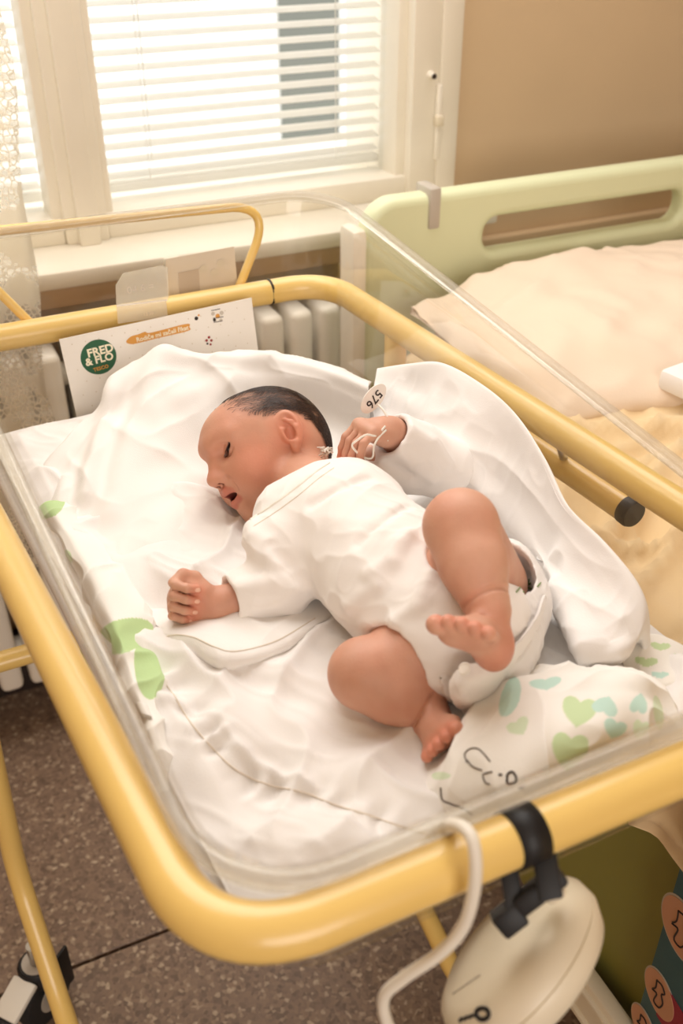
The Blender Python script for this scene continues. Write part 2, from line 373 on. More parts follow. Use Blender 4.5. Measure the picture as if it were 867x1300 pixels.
# ------------------------------------------------------------------ signed distance modelling, meshed by surface nets
class Nd:
    __slots__ = ('c', 'R', 'f')
    def __init__(s, c, R, f): s.c = np.asarray(c, float); s.R = R; s.f = f
FAR = 1.0
def ell(c, r, ax=None):
    c = np.asarray(c, float); r = np.asarray(r, float) if not np.isscalar(r) else np.full(3, float(r)); A = None if ax is None else np.stack(ax)
    def f(p, *_):
        q = p - c
        if A is not None: q = q @ A.T
        k0 = np.linalg.norm(q / r, axis=-1); k1 = np.linalg.norm(q / (r * r), axis=-1); return k0 * (k0 - 1) / (k1 + 1e-9)
    return Nd(c, r.max(), f)
def cone(a, b, ra, rb=None):
    a = np.asarray(a, float); b = np.asarray(b, float); rb = ra if rb is None else rb; ab = b - a; L2 = ab @ ab + 1e-12
    def f(p, *_):
        q = p - a; t = np.clip(q @ ab / L2, 0, 1); return np.linalg.norm(q - t[..., None] * ab, axis=-1) - (ra + (rb - ra) * t)
    return Nd((a + b) / 2, math.sqrt(L2) / 2 + max(ra, rb), f)
def chain(pts, rad, k=.004):
    rad = [rad] * len(pts) if np.isscalar(rad) else rad
    return Uo(k, *[cone(pts[i], pts[i + 1], rad[i], rad[i + 1]) for i in range(len(pts) - 1)])
def _bound(ns):
    lo = np.min([n.c - n.R for n in ns], 0); hi = np.max([n.c + n.R for n in ns], 0); c = (lo + hi) / 2
    return c, max(np.linalg.norm(n.c - c) + n.R for n in ns)
def Uo(k, *ns):
    c, R = _bound(ns)
    def f(p, bc=None, br=0):
        d = None
        for n in ns:
            if bc is not None and np.linalg.norm(n.c - bc) - n.R > br + .02 + k: continue
            e = n.f(p, bc, br)
            if d is None: d = e
            else: h = np.clip(.5 + .5 * (d - e) / k, 0, 1); d = d + (e - d) * h - k * h * (1 - h)
        return np.full(p.shape[:-1], FAR) if d is None else d
    return Nd(c, R + k, f)
def Sub(k, a, *cuts):
    def f(p, bc=None, br=0):
        d = a.f(p, bc, br)
        for n in cuts:
            if bc is not None and np.linalg.norm(n.c - bc) - n.R > br + .02 + k: continue
            e = -n.f(p, bc, br); h = np.clip(.5 + .5 * (e - d) / k, 0, 1); d = d + (e - d) * h + k * h * (1 - h)
        return d
    return Nd(a.c, a.R, f)
def sdf_mesh(node, h, B=16, smooth=2, push=None):
    lo = node.c - node.R - 2 * h; hi = node.c + node.R + 2 * h; nb = np.ceil((hi - lo) / (h * B)).astype(int)
    g = np.stack(np.meshgrid(*[np.arange(k) for k in nb], indexing='ij'), -1).reshape(-1, 3); cen = lo + (g + .5) * B * h; rad = B * h * .87
    keep = []
    for s in range(0, len(cen), 4000): keep.append(np.abs(node.f(cen[s:s + 4000])) < rad * 1.9 + .006)
    g = g[np.concatenate(keep)]; tot = nb * B + 3; VK = []; VP = []; EQ = []
    loc = np.stack(np.meshgrid(*[np.arange(B + 1)] * 3, indexing='ij'), -1)
    def key(a): return (a[..., 0] * tot[1] + a[..., 1]) * tot[2] + a[..., 2]
    cor = [(i, j, k) for i in (0, 1) for j in (0, 1) for k in (0, 1)]
    edges = [(a, b) for a in range(8) for b in range(a + 1, 8) if sum(abs(cor[a][q] - cor[b][q]) for q in range(3)) == 1]
    for gb in g:
        base = gb * B; pts = lo + (base + loc) * h; bc = lo + (gb + .5) * B * h
        d = node.f(pts, bc, rad); ins = d < 0
        if ins.all() or not ins.any(): continue
        cs = [d[i:B + i, j:B + j, k:B + k] for i, j, k in cor]; ci = [c < 0 for c in cs]; cnt = sum(c.astype(int) for c in ci)
        act = np.argwhere((cnt > 0) & (cnt < 8)); ia = tuple(act.T); acc = np.zeros((len(act), 3)); n = np.zeros(len(act))
        for a, b in edges:
            da, db = cs[a][ia], cs[b][ia]; x = (da < 0) != (db < 0); t = np.where(x, da / np.where(x, da - db, 1), 0)
            q = np.array(cor[a]) + t[:, None] * (np.array(cor[b]) - np.array(cor[a])); acc += q * x[:, None]; n += x
        VK.append(key(base + act)); VP.append(lo + (base + act + acc / n[:, None]) * h)
        for ax in range(3):
            s1 = [slice(0, B)] * 3; s2 = [slice(0, B)] * 3; s2[ax] = slice(1, B + 1); A_, B_ = ins[tuple(s1)], ins[tuple(s2)]
            w = np.argwhere(A_ != B_)
            if len(w) == 0: continue
            fl = A_[tuple(w.T)]; u, v = (ax + 1) % 3, (ax + 2) % 3; eu = np.zeros(3, int); eu[u] = 1; ev = np.zeros(3, int); ev[v] = 1; w = w + base
            q = np.stack([key(w - eu - ev), key(w - ev), key(w), key(w - eu)], 1); q[~fl] = q[~fl][:, ::-1]; EQ.append(q)
    VK = np.concatenate(VK); VP = np.concatenate(VP); EQ = np.concatenate(EQ); o = np.argsort(VK); VK = VK[o]; VP = VP[o]
    ix = np.searchsorted(VK, EQ); ix = np.clip(ix, 0, len(VK) - 1); ok = (VK[ix] == EQ).all(1); F = ix[ok]
    e = np.concatenate([F[:, [0, 1]], F[:, [1, 2]], F[:, [2, 3]], F[:, [3, 0]]])
    for _ in range(smooth):
        s = np.zeros_like(VP); c = np.zeros(len(VP)); np.add.at(s, e[:, 0], VP[e[:, 1]]); np.add.at(c, e[:, 0], 1); np.add.at(s, e[:, 1], VP[e[:, 0]]); np.add.at(c, e[:, 1], 1)
        VP = VP * .45 + .55 * s / np.maximum(c, 1)[:, None]
    if push: VP = VP + vert_normals(VP, F) * push(VP)[:, None]
    return VP, F
def grad(node, p, e=.0005):
    g = np.stack([node.f(p + np.eye(3)[k] * e) - node.f(p - np.eye(3)[k] * e) for k in range(3)], -1); return g / (np.linalg.norm(g, axis=-1)[..., None] + 1e-12)
def snap(node, p, off=0, it=4):
    p = np.array(p, float)
    for _ in range(it): p = p - grad(node, p) * (node.f(p) - off)[:, None]
    return p

#@@STRUCTURE
# ------------------------------------------------------------------ the room (built in room axes, turned 4 degrees)
RX = RT @ np.array([1., 0, 0]); RY = RT @ np.array([0, 1., 0]); RZ = np.array([0, 0, 1.])
def wall_M4(y): return frame4(RM((0, y, 0)), RX, RZ, -RY)
def struct(o): return tag(o, kind='structure')
X0, X1, Y0, H = -2.4, 3.0, -3.4, 2.75
WX0, WX1, WZ0, WZ1 = -.62, .885, .845, 2.32
struct(curve_mesh('wall_back', [[(X0, 0), (X1, 0), (X1, H), (X0, H)], [(WX0, WZ0), (WX1, WZ0), (WX1, WZ1), (WX0, WZ1)]], .12, 0, MT['wall'], None, wall_M4(1.37)))
struct(rbox('wall_left', (X0 - .06, -1.0, H / 2), (.12, 4.98, H), MT['wall']))
struct(rbox('wall_right', (X1 + .06, -1.0, H / 2), (.12, 4.98, H), MT['wall']))
struct(rbox('wall_front', ((X0 + X1) / 2, Y0 - .06, H / 2), (X1 - X0, .12, H), MT['wall']))
struct(rbox('ceiling', ((X0 + X1) / 2, -1.0, H + .05), (X1 - X0 + .24, 5.0, .1), MT['ceil']))
fl = struct(rbox('floor', ((X0 + X1) / 2, -1.0, -.03), (X1 - X0 + .24, 5.0, .04), mat('floor_grout', lin(100, 80, 66), .8)))
ts = .75; tm = None
for i in range(7):
    for j in range(6):
        cx, cy = -2.47 + ts * (i + .5), -3.12 + ts * (j + .5)
        if tm is None:
            t0 = rbox('tile', (0, 0, -.005), (ts - .006, ts - .006, .01), MT['terrazzo'], bevel=.0015, seg=1)
            t0.data.transform(Matrix.Translation(-Vector(RM((0, 0, 0))))); tm = t0; t = t0
        else: t = tm.copy(); COL.objects.link(t)
        t.location = RM((cx, cy, 0)); t.parent = fl
struct(rbox('trim_1', (2.0, 1.238, .722), (2.0, .024, .05), mat('wall_bumper', lin(206, 178, 140), .5), bevel=.006))
struct(rbox('wall_foot_shade', (.3, 1.242, .07), (5.3, .016, .14), mat('foot_shade_brown', lin(52, 40, 34), .6), bevel=.003))  # dark strip put in for the shadow at the wall foot under the radiator

# window: outer casing, mullion, two sashes with panes
win = struct(empty('window_1', RM((.15, 1.3, WZ0))))
def wf(name, x0, x1, z0, z1, y0, y1, m='frame', bevel=.004): return rbox(name, ((x0 + x1) / 2, (y0 + y1) / 2, (z0 + z1) / 2), (x1 - x0, y1 - y0, z1 - z0), MT[m], win, bevel)
wf('casing', .918, .957, .835, 2.38, 1.228, 1.256); wf('casing', .868, .9185, .835, 2.38, 1.232, 1.49)
wf('outer_sill', -.62, .87, .82, .858, 1.33, 1.50)
wf('casing', -.69, -.62, .835, 2.38, 1.228, 1.33); wf('casing', -.69, .957, 2.30, 2.38, 1.226, 1.33)
wf('mullion', .283, .349, .835, 2.30, 1.238, 1.33); wf('mullion', .300, .332, .835, 2.30, 1.222, 1.240)
wf('mullion', .268, .288, .86, 2.30, 1.252, 1.32)
wf('sash_rail', .349, .872, .835, .874, 1.245, 1.33); wf('sash_rail', -.62, .283, .835, .874, 1.245, 1.33)
wf('sash_stile', .852, .873, .86, 2.30, 1.255, 1.32); wf('sash_stile', .349, .362, .86, 2.30, 1.252, 1.32)
glass = clear_mat('window_glass', (.97, .98, .98, 1), (.9, .9, .9, 1), 0, .02)
for x0, x1 in ((.352, .868), (-.62, .28)): rbox('pane', ((x0 + x1) / 2, 1.30, 1.585), (x1 - x0, .004, 1.44), glass, win)
lathe('lock_knob', [(0, 0), (.007, 0), (.007, .003), (.0035, .005), (.0035, .012), (0, .012)], RM((.901, 1.232, 1.034)), -RY, MT['frame'], win, 20)
lathe('lock_core', [(0, 0), (.0042, 0), (.0042, .002), (0, .002)], RM((.901, 1.2207, 1.034)), -RY, MT['brownink'], win, 16)
wf('latch', .911, .9205, .90, 1.02, 1.222, 1.232, 'frame', .003); wf('latch', .909, .9235, .955, .972, 1.218, 1.23, 'cream', .002)
wf('hinge', .40, .425, .806, .834, 1.115, 1.13, 'frame', .002)
sill = struct(rbox('trim_2', (.134, 1.205, .823), (1.70, .16, .026), MT['frame'], bevel=.005))
struct(rbox('trim_3', (.134, 1.20, .795), (1.62, .13, .03), MT['sill_shade'], bevel=.003))  # brown strip, the shade under the sill put into its colour

# venetian blinds, every slat a part
def blind(x0, x1, where):
    b = thing('venetian_blind', RM(((x0 + x1) / 2, 1.345, .885)), 'white venetian blind behind the ' + where + ' window pane', 'blind')
    first = None; n = 62
    for k in range(n):
        if first is None:
            a = math.radians(-14)
            first = rbox('slat', (0, 0, 0), (x1 - x0 - .012, .024, .0012), MT['slat'])
            first.data.transform(Matrix.Translation(-Vector(RM((0, 0, 0)))))
            first.data.transform(Matrix.Rotation(-a, 4, Vector(RX))); o = first
        else: o = first.copy(); COL.objects.link(o)
        o.location = RM(((x0 + x1) / 2, 1.345, .903 + k * .0226)); setparent(o, b)
    rbox('bottom_rail', ((x0 + x1) / 2, 1.345, .886), (x1 - x0 - .01, .024, .014), MT['slat'], b, .003)
    rbox('head_rail', ((x0 + x1) / 2, 1.345, 2.312), (x1 - x0 - .01, .03, .03), MT['slat'], b, .003)
    for x in (x0 + .09, x1 - .09): tube('ladder_cord', [RM((x, 1.331, .89)), RM((x, 1.331, 2.30))], .0008, MT['slat'], b, 5)
    tube('pull_cord', [RM((x0 + .095, 1.327, .92)), RM((x0 + .096, 1.327, 1.5)), RM((x0 + .097, 1.327, 2.30))], .001, MT['slat'], b, 5)
blind(.355, .866, 'large right'); blind(-.61, .277, 'left')

# neighbouring house seen between the slats
nb = thing('apartment_building', RM((3.2, 7.9, -6)), 'pale house front with one tall dark window outside the blinds', 'building')
rbox('wall', (2.5, 8.2, 0), (16, .4, 14), MT['facade'], nb)
rbox('window_frame', (3.58, 7.99, .65), (.64, .06, 2.8), MT['facade'], nb, .01)
rbox('window_pane', (3.58, 7.955, .65), (.54, .03, 2.7), MT['darkpane'], nb)

# lace curtain on the left
V = []
nu, nv = 60, 40
for i in range(nu):
    z = .40 + 1.95 * i / (nu - 1)
    for j in range(nv):
        s = j / (nv - 1); x = -.45 + .655 * s + (.010 * math.sin(z * 7) + .005 * math.sin(z * 23 + 1)) * s; V.append(RM((x, 1.058 + .010 * math.sin(s * 42) + .006 * math.sin(z * 9), z)))
tag(cloth('lace_curtain', np.array(V), nu, nv, MT['lace'], thick=.0008, up=-RY), 'white lace curtain hanging at the left side of the window', 'curtain')

# ribbed radiator under the window
rad = thing('radiator', RM((.17, 1.17, .10)), 'white ribbed radiator under the window sill behind the crib', 'radiator'); first = None
for k in range(20):
    if first is None:
        bm = bmesh.new(); bmesh.ops.create_cube(bm, size=1)
        for v in bm.verts: v.co = Vector((v.co.x * .039, v.co.y * .10, v.co.z * .60))
        bmesh.ops.bevel(bm, geom=bm.edges[:], offset=.012, segments=3, affect='EDGES', profile=.5)
        first = bm_obj('radiator_rib', bm, MT['radiator'], None, True); o = first
    else: o = first.copy(); COL.objects.link(o)
    o.location = RM((-.30 + .0505 * k, 1.145, .425)); o.rotation_euler = (0, 0, ROOM_A); setparent(o, rad)
for z in (.18, .67): tube('header_pipe', [RM((-.32, 1.15, z)), RM((.68, 1.15, z))], .018, MT['radiator'], rad)
for x in (-.25, .6): rbox('foot', (x, 1.145, .064), (.03, .08, .13), MT['radiator'], rad, .004)

# ------------------------------------------------------------------ hospital bed beside the crib
bed = thing('hospital_bed', RM((1.1, 0, 0)), 'hospital bed with pale green plastic headboard standing right of the crib', 'bed')
def rr(x0, x1, z0, z1, r, n=10, arch=0):
    pts = []
    for cx, cz, a0 in ((x1 - r, z1 - r, 0), (x0 + r, z1 - r, 90), (x0 + r, z0 + r, 180), (x1 - r, z0 + r, 270)):
        for k in range(n + 1):
            a = math.radians(a0 + 90 * k / n); pts.append((cx + r * math.cos(a), cz + r * math.sin(a)))
    return pts
out = rr(.668, 1.618, .44, .910, .035); mid = (.668 + 1.618) / 2
out = [(x, z + (.014 * (1 - ((x - mid) / .48) ** 2) if z > .8 else 0)) for x, z in out]
hole = rr(.844, 1.252, .812, .890, .036)
curve_mesh('headboard', [out, hole], .006, .013, MT['green'], bed, wall_M4(.985))
rbox('edge_post', (.644, .985, .66), (.026, .050, .46), MT['frame'], bed, .01)
rbox('grey_band', (.765, .985, .905), (.019, .046, .06), MT['grey'], bed, .004)
rbox('mattress', (1.13, -.06, .665), (.78, 2.0, .15), MT['duvet'], bed, .03)
rbox('bed_frame', (1.10, -.06, .54), (.92, 2.04, .08), MT['cream'], bed, .01)
for x in (.75, 1.45):
    for y in (-.9, .8): tube('leg', [RM((x, y, .0)), RM((x, y, .52))], .025, MT['cream'], bed)
# lowered side rail: olive plastic panel with a slanted end
sy = [(-1.0, .60), (.60, .60), (.52, .34), (.20, .235), (-.10, .20), (-1.0, .20)]
M4 = frame4(RM((.575, 0, 0)), RY, RZ, RX)
curve_mesh('side_rail', [fillet(sy, .03, True, 5).tolist()], .008, .006, MT['olive'], bed, M4)

# duvet on the bed
nu, nv = 230, 200
def duvet_pts():
    ys = np.linspace(-.85, .88, nu); V = []
    for y in ys:
        prof = [(.535, .60), (.540, .68), (.556, .742), (.60, .765), (.72, .775), (.95, .785), (1.2, .785), (1.50, .77)]
        sh = np.clip((y - .48) / .3, 0, 1); sh = .13 * sh * sh * (3 - 2 * sh); c = catmull([(a + sh * max(0, 1 - (a - .53) / .6), b, 0) for a, b in prof], nv); V.append(np.stack([c[:, 0], np.full(nv, y), c[:, 1]], 1))
    return np.vstack(V) @ RT.T + (PIV - RT @ PIV)
def dd(p):
    a = wrinkle(p, (1, .25, 0), .30, .060, 3, 1.6, .5) * .030 + wrinkle(p, (.9, -.5, 0), .22, .05, 7, 2.0, .5) * .022 + fbm(p, 5, 2, 5) * .012 + wrinkle(p, (.8, .8, 0), .12, .024, 11, 2) * .007
    return a
tag(cloth('duvet', duvet_pts(), nu, nv, MT['duvet'], disp=dd, thick=.02), 'crumpled cream duvet spread over the hospital bed', 'duvet')
# pillow against the headboard
nu, nv = 90, 120
V = []
for i in range(nu):
    for j in range(nv):
        a = i / (nu - 1) * 2 * math.pi; s = -1 + 2 * j / (nv - 1); e = (1 - abs(s) ** 3.2) ** .55 if abs(s) < 1 else 0
        ex = math.copysign(abs(math.cos(a)) ** .75, math.cos(a)); ez = math.copysign(abs(math.sin(a)) ** .9, math.sin(a))
        V.append((1.09 + .405 * s, .715 + ex * .215 * (.82 + .18 * e), .786 + .058 * ez * e + .004 * ex))
V = np.array(V) @ RT.T + (PIV - RT @ PIV); F = grid_faces(nu, nv); N = vert_normals(V, F)
if (N * (V - V.mean(0))).sum() < 0: F = F[:, ::-1].copy(); N = -N
V = V + N * (wrinkle(V, (1, .6, 0), .16, .05, 21, 1.5, .4) * .010 + wrinkle(V, (-.3, 1, 0), .12, .04, 24, 2, .4) * .006 + fbm(V, 9, 2, 2) * .008)[:, None]
tag(mesh_obj('pillow', V, F, MT['pillow']), 'plump creased cream pillow against the green headboard', 'pillow')
# small folded white cloth at the right edge of the bed
c0 = Wz(884, 492, .825)
q = box('towel', c0 + np.array([.048, .016, -.010]), (.10, .085, .026), MT['cotton'], None, .006, (nrm((1, .1, 0)), nrm((-.1, 1, 0)), RZ)); tag(q, 'small folded white towel lying on the cream duvet', 'towel')

# holder arm behind the monitor and the teal box
a0, a1 = Wx(690, 1185, .462), Wx(806, 1350, .452); ax = nrm(a1 - a0); sd = nrm(np.cross(ax, RX)); nn_ = np.cross(ax, sd); nn_ = nn_ if nn_ @ CB > 0 else -nn_; mid_ = (a0 + a1) / 2; L_ = np.linalg.norm(a1 - a0)
ram = box('rail_arm', mid_, (L_, .072, .020), MT['cream'], bed, .005, (ax, sd, nn_))
for s in (-.020, .022): box('ridge', mid_ + sd * s + nn_ * .011, (L_, .008, .008), MT['cream'], ram, .002, (ax, sd, nn_))
bx = thing('cardboard_box', (.555, -.13, .0), 'teal cardboard box with pink picture circles at the lower right corner', 'box')
e0 = P(866, 1088, .87); dirf = nrm((-.22, -.975, 0)); dep = nrm((.975, -.22, 0)); tz = e0[2]
box('carton', e0 + dirf * .15 + dep * .012 + RZ * (-tz / 2), (.30, .024, tz), MT['teal'], bx, .002, (dirf, dep, RZ))
def disc(name, cu, cz, r, m, par, off=.0006): 
    c = e0 + dirf * cu; c = np.array([c[0], c[1], cz]) - dep * off; return lathe(name, [(0, 0), (r, 0), (r, .0004), (0, .0004)], c, -dep, m, par, 40)
for px_, py_, r in ((866, 1180, .032), (838, 1262, .026), (817, 1302, .022)):
    rr_ = ray(px_, py_); t = ((e0 - CAM) @ dep) / (rr_ @ dep); h = CAM + rr_ * t; cu = (h - e0) @ dirf
    disc('picture_ring', cu, h[2], r, MT['paleink'], bx, .0004); disc('picture_circle', cu, h[2], r * .93, MT['pinkcard'], bx, .001)
    g = [(-.3, .5), (.05, .62), (.3, .45), (.15, .2), (.35, -.1), (.2, -.55), (-.15, -.6), (-.1, -.1), (-.4, -.2), (-.25, .1), (-.3, .5)]
    tube('sketch_line', [c_ - dep * .0018 for c_ in catmull([np.array([*(e0 + dirf * (cu + r * a * .9))[:2], h[2] + r * b]) for a, b in g], 40)], .0009, MT['brownink'], bx, 5)
rr_ = ray(858, 1300); t = ((e0 - CAM) @ dep) / (rr_ @ dep); h = CAM + rr_ * t
box('print_patch', h - dep * .0006, (.05, .0008, .05), MT['magenta'], bx, 0, (dirf, dep, RZ))
#@@CRIB
# ------------------------------------------------------------------ crib: yellow tube frame, clear tub
crib = thing('hospital_crib', (.23, .38, 0), 'yellow tube hospital crib with a clear acrylic tub holding the baby', 'crib')
ZR = .90; TR = .0145
FLc, FRc, BRc, BLc = (np.array((*q, ZR)) for q in ((.003, -.002), (.480, -.034), (.471, .757), (-.012, .784)))
rim = fillet([FLc, FRc, BRc, BLc], [.055, .055, .055, .055], True, 10)
dense = []
for i in range(len(rim)):
    a, b = rim[i], rim[(i + 1) % len(rim)]; n = max(1, int(np.linalg.norm(b - a) / .03))
    for k in range(n): dense.append(a + (b - a) * k / n)
tube('rim_tube', dense, TR, MT['yellow'], crib, 24, True)
V, F = tube_geo([np.array((.395, .762, ZR)), np.array((.398, .762, ZR))], TR + .0008, 24); mesh_obj('joint_ring', V, F, MT['black'], crib)
# back loop handle
loop = [(.122, .789, .905), (.055, .815, 1.005), (.424, .803, .990), (.366, .780, .905)]
tube('back_loop', fillet([np.array(q) for q in loop], .035, False, 8), .0052, MT['yellow'], crib, 14)
# lower support tubes with black end caps
for s, (x, xr) in enumerate(((.496, .49),)):
    y0 = .246 if s == 0 else .24
    tube('support_tube', [np.array((x, y0, .853)), np.array((xr, .50, .856))], .0125, MT['yellow'], crib, 20)
    lathe('end_cap', [(0, -.004), (.0132, -.004), (.0135, .004), (.012, .007), (0, .0075)], (x, y0, .853), (0, -1, 0), MT['black'], crib, 24)
    for y in (.33, .47): tube('bracket', [np.array((x, y, .853)), np.array((x - (.018 if s == 0 else -.018), y, .895))], .004, MT['metal'], crib, 10)
# legs: post, bend, base bar; castors
def leg(s):
    xo = -.036 if s < 0 else .497
    pts = [np.array((-.010, .60, .892)), np.array((-.030, .60, .80)), np.array((xo, .60, .62)), np.array((xo - .012 * (1 if s < 0 else -1), .592, .31)), np.array((xo - .008 * (1 if s < 0 else -1), .475, .155)), np.array((xo, .05, .125)), np.array((xo, -.02, .125))]
    if s > 0: pts = [np.array((.4735, .60, .892)), np.array((.4735, .60, .5)), np.array((.42, .58, .24)), np.array((.40, .31, .165)), np.array((.40, .05, .125)), np.array((.40, -.02, .125))]
    return tube('leg', fillet(pts, .12, False, 8), .0125, MT['yellow'], crib, 18)
leg(-1); leg(1)
tube('cross_bar', [np.array((-.036, .625, .60)), np.array((.4735, .60, .60))], .0115, MT['yellow'], crib, 18)
tube('cross_bar', [np.array((-.03, .05, .125)), np.array((.40, .05, .125))], .0115, MT['yellow'], crib, 18)
def castor(x, y, a, zt):
    ax = np.array((math.cos(a), math.sin(a), 0)); fw = np.array((-ax[1], ax[0], 0)); c = np.array((x, y, .048))
    wheel = lathe('castor_wheel', [(0, -.012), (.034, -.012), (.044, -.010), (.047, 0), (.044, .010), (.034, .012), (0, .012)], c, ax, MT['rubber'], crib, 36)
    lathe('hub', [(0, -.0135), (.022, -.0135), (.022, .0135), (0, .0135)], c, ax, MT['grey'], wheel, 24)
    lathe('axle_bolt', [(0, -.017), (.008, -.017), (.008, .017), (0, .017)], c, ax, MT['metal'], wheel, 12)
    for s in (-1, 1): box('fork', c + ax * s * .0185 + np.array((0, 0, .03)) - fw * .012, (.005, .05, .075), MT['black'], wheel, .002, (ax, fw, RZ))
    top = np.array((x, y, .098))
    lathe('swivel_cap', [(0, -.012), (.023, -.012), (.0255, -.006), (.0255, .014), (.022, .019), (.015, .019), (.0145, .015), (0, .015)], top, (0, 0, 1), MT['black'], wheel, 32)
    lathe('cap_ring', [(.0155, .0185), (.019, .0185), (.019, .0205), (.0155, .0205)], top, (0, 0, 1), MT['grey'], wheel, 32)
    lathe('swivel_stem', [(0, .012), (.008, .012), (.008, zt - .10), (0, zt - .10)], top, (0, 0, 1), MT['metal'], wheel, 16)
    box('brake_pedal', c + fw * .046 + np.array((0, 0, .052)), (.036, .050, .010), mat_white, wheel, .003, (ax, nrm(fw + np.array((0, 0, -.35))), nrm(np.cross(ax, nrm(fw + np.array((0, 0, -.35)))))))
    box('pedal_grip', c + fw * .074 + np.array((0, 0, .036)), (.030, .024, .014), MT['black'], wheel, .003, (ax, fw, RZ))
mat_white = mat('pale_pedal', lin(232, 226, 214), .5)
_c = Wz(47, 1224, .112); _d = Wz(8, 1285, .06) - Wz(44, 1238, .06); castor(_c[0], _c[1], math.atan2(-_d[0], _d[1]), .155); castor(.43, .60, math.radians(170), .28); castor(-.036, -.02, math.radians(175), .125); castor(.40, -.02, math.radians(185), .125)

# acrylic tub, tilted up at the head end
def rrect(x0, x1, y0, y1, r, n=8):
    pts = []
    for cx, cy, a0 in ((x1 - r, y1 - r, 0), (x0 + r, y1 - r, 90), (x0 + r, y0 + r, 180), (x1 - r, y0 + r, 270)):
        for k in range(n + 1): a = math.radians(a0 + 90 * k / n); pts.append((cx + r * math.cos(a), cy + r * math.sin(a)))
    return np.array(pts)
def LIP(x, y):
    t = np.clip((y - .40) / .35, 0, 1); L = .919 + .10 * t * t * (3 - 2 * t); R = .922 + .128 * np.clip(y, 0, 1); k = np.clip((x - .02) / .42, 0, 1); k = k * k * (3 - 2 * k); return L * (1 - k) + R * k
def ring(ins, down, r):
    p = rrect(.012 + ins, .462 - ins, .006 + ins, .757 - ins * .6, r)
    x = p[:, 0] + .006 * np.clip((.1 - p[:, 0]) / .1, 0, 1); y = p[:, 1] - .05 * (p[:, 0] - .0) * 1.0 + .004
    L = LIP(x, y); z = L - down if down < .02 else L + (zb(y) - .024 - L) * (down - .02) / .218 - .02 * (1 - (down - .02) / .218); return np.stack([x, y, z], 1)
prof = [(-.004, .010, .062), (-.006, .0045, .064), (-.004, .0, .062), (.002, .0005, .058), (.006, .005, .055), (.008, .03, .055), (.012, .10, .055), (.018, .20, .055), (.024, .222, .05), (.040, .234, .04), (.07, .238, .03)]
rings = [ring(*q) for q in prof]; n = len(rings[0])
V = np.vstack(rings); F = []
for i in range(len(rings) - 1):
    for k in range(n): F.append((i * n + k, (i + 1) * n + k, (i + 1) * n + (k + 1) % n, i * n + (k + 1) % n))
F.append(tuple((len(rings) - 1) * n + k for k in range(n)))
tub = mesh_obj('acrylic_tub', V, F, MT['acrylic'], crib); bm = bmesh.new(); bm.from_mesh(tub.data); bmesh.ops.recalc_face_normals(bm, faces=bm.faces[:]); bm.to_mesh(tub.data); bm.free()
sol = tub.modifiers.new('wall', 'SOLIDIFY'); sol.thickness = .0035; sol.offset = 0
lp = ring(-.003, .002, .062); tube('tub_lip', lp, .0056, MT['acrylic_edge'], tub, 10, True)

# mattress in the tub, white sheet over it
mt = rrect(.034, .438, .035, .716, .05); top = []; 
def mring(ins, dz):
    q = rrect(.034 + ins, .438 - ins, .035 + ins, .716 - ins, max(.01, .05 - ins)); y = q[:, 1] - .05 * q[:, 0]; return np.stack([q[:, 0], y + .004, zb(y) + dz], 1)
rs = [mring(.004, -.020), mring(0, -.017), mring(0, -.006), mring(.003, -.002), mring(.014, 0)]; n = len(rs[0]); V = np.vstack(rs); F = []
for i in range(len(rs) - 1):
    for k in range(n): F.append((i * n + k, i * n + (k + 1) % n, (i + 1) * n + (k + 1) % n, (i + 1) * n + k))
F.append(tuple(4 * n + k for k in range(n))); F.append(tuple(range(n))[::-1])
tag(mesh_obj('crib_mattress', V, F, MT['cotton']), 'white sheeted mattress lying in the clear crib tub', 'mattress')

# ------------------------------------------------------------------ padded wrap: base, left flap, right flap, foot flap
wrap = thing('padded_wrap', (.23, .35, zb(.35)), 'white padded baby wrap with green printed lining opened under the baby', 'baby wrap')
nu, nv = 300, 210
yy, xx = np.meshgrid(np.linspace(.055, .70, nu), np.linspace(.042, .430, nv), indexing='ij')
V = np.stack([xx.ravel(), (yy - .05 * xx).ravel(), zb((yy - .05 * xx).ravel()) + .006], 1)
seam_px = [(204, 862), (222, 885), (240, 915), (268, 948), (300, 978), (340, 996), (385, 1006), (425, 1022), (465, 1034), (505, 1048), (545, 1060)]
seam2_px = [(250, 865), (285, 890), (325, 920), (360, 952)]
SE = [M(*q, .012) for q in seam_px]; SE2 = [M(*q, .012) for q in seam2_px]
def base_disp(p):
    d, s = polydist(p, np.array(SE)); h = .012 * (1 - np.exp(-(d / .018) ** 2)) + .0035 * np.sin(s * 260 + 3 * vnoise(p * 40)) * np.exp(-(d / .011) ** 2)
    side = np.clip(1 - d / .06, 0, 1); h += .010 * side
    h += wrinkle(p, (-.3, 1, 0), .09, .035, 31, 1.5, .5) * .009 + wrinkle(p, (.8, .6, 0), .11, .04, 34, 1.8, .5) * .009 + fbm(p, 16, 2, 3) * .005
    h += wrinkle(p, (.6, -1, 0), .05, .014, 39, 2, .4) * .0028
    e = np.minimum(np.minimum(p[:, 0] - .036, .436 - p[:, 0]), np.minimum(p[:, 1] - .04, .70 - p[:, 1])); return h * np.clip(e / .03, 0, 1)
wb = cloth('wrap_base', V, nu, nv, MT['cotton'], wrap, base_disp, .004)
TB = bvh(wb)
stroke('stitched_seam', TB, seam_px, .0006, MT['seam'], wrap, 90, .0003)

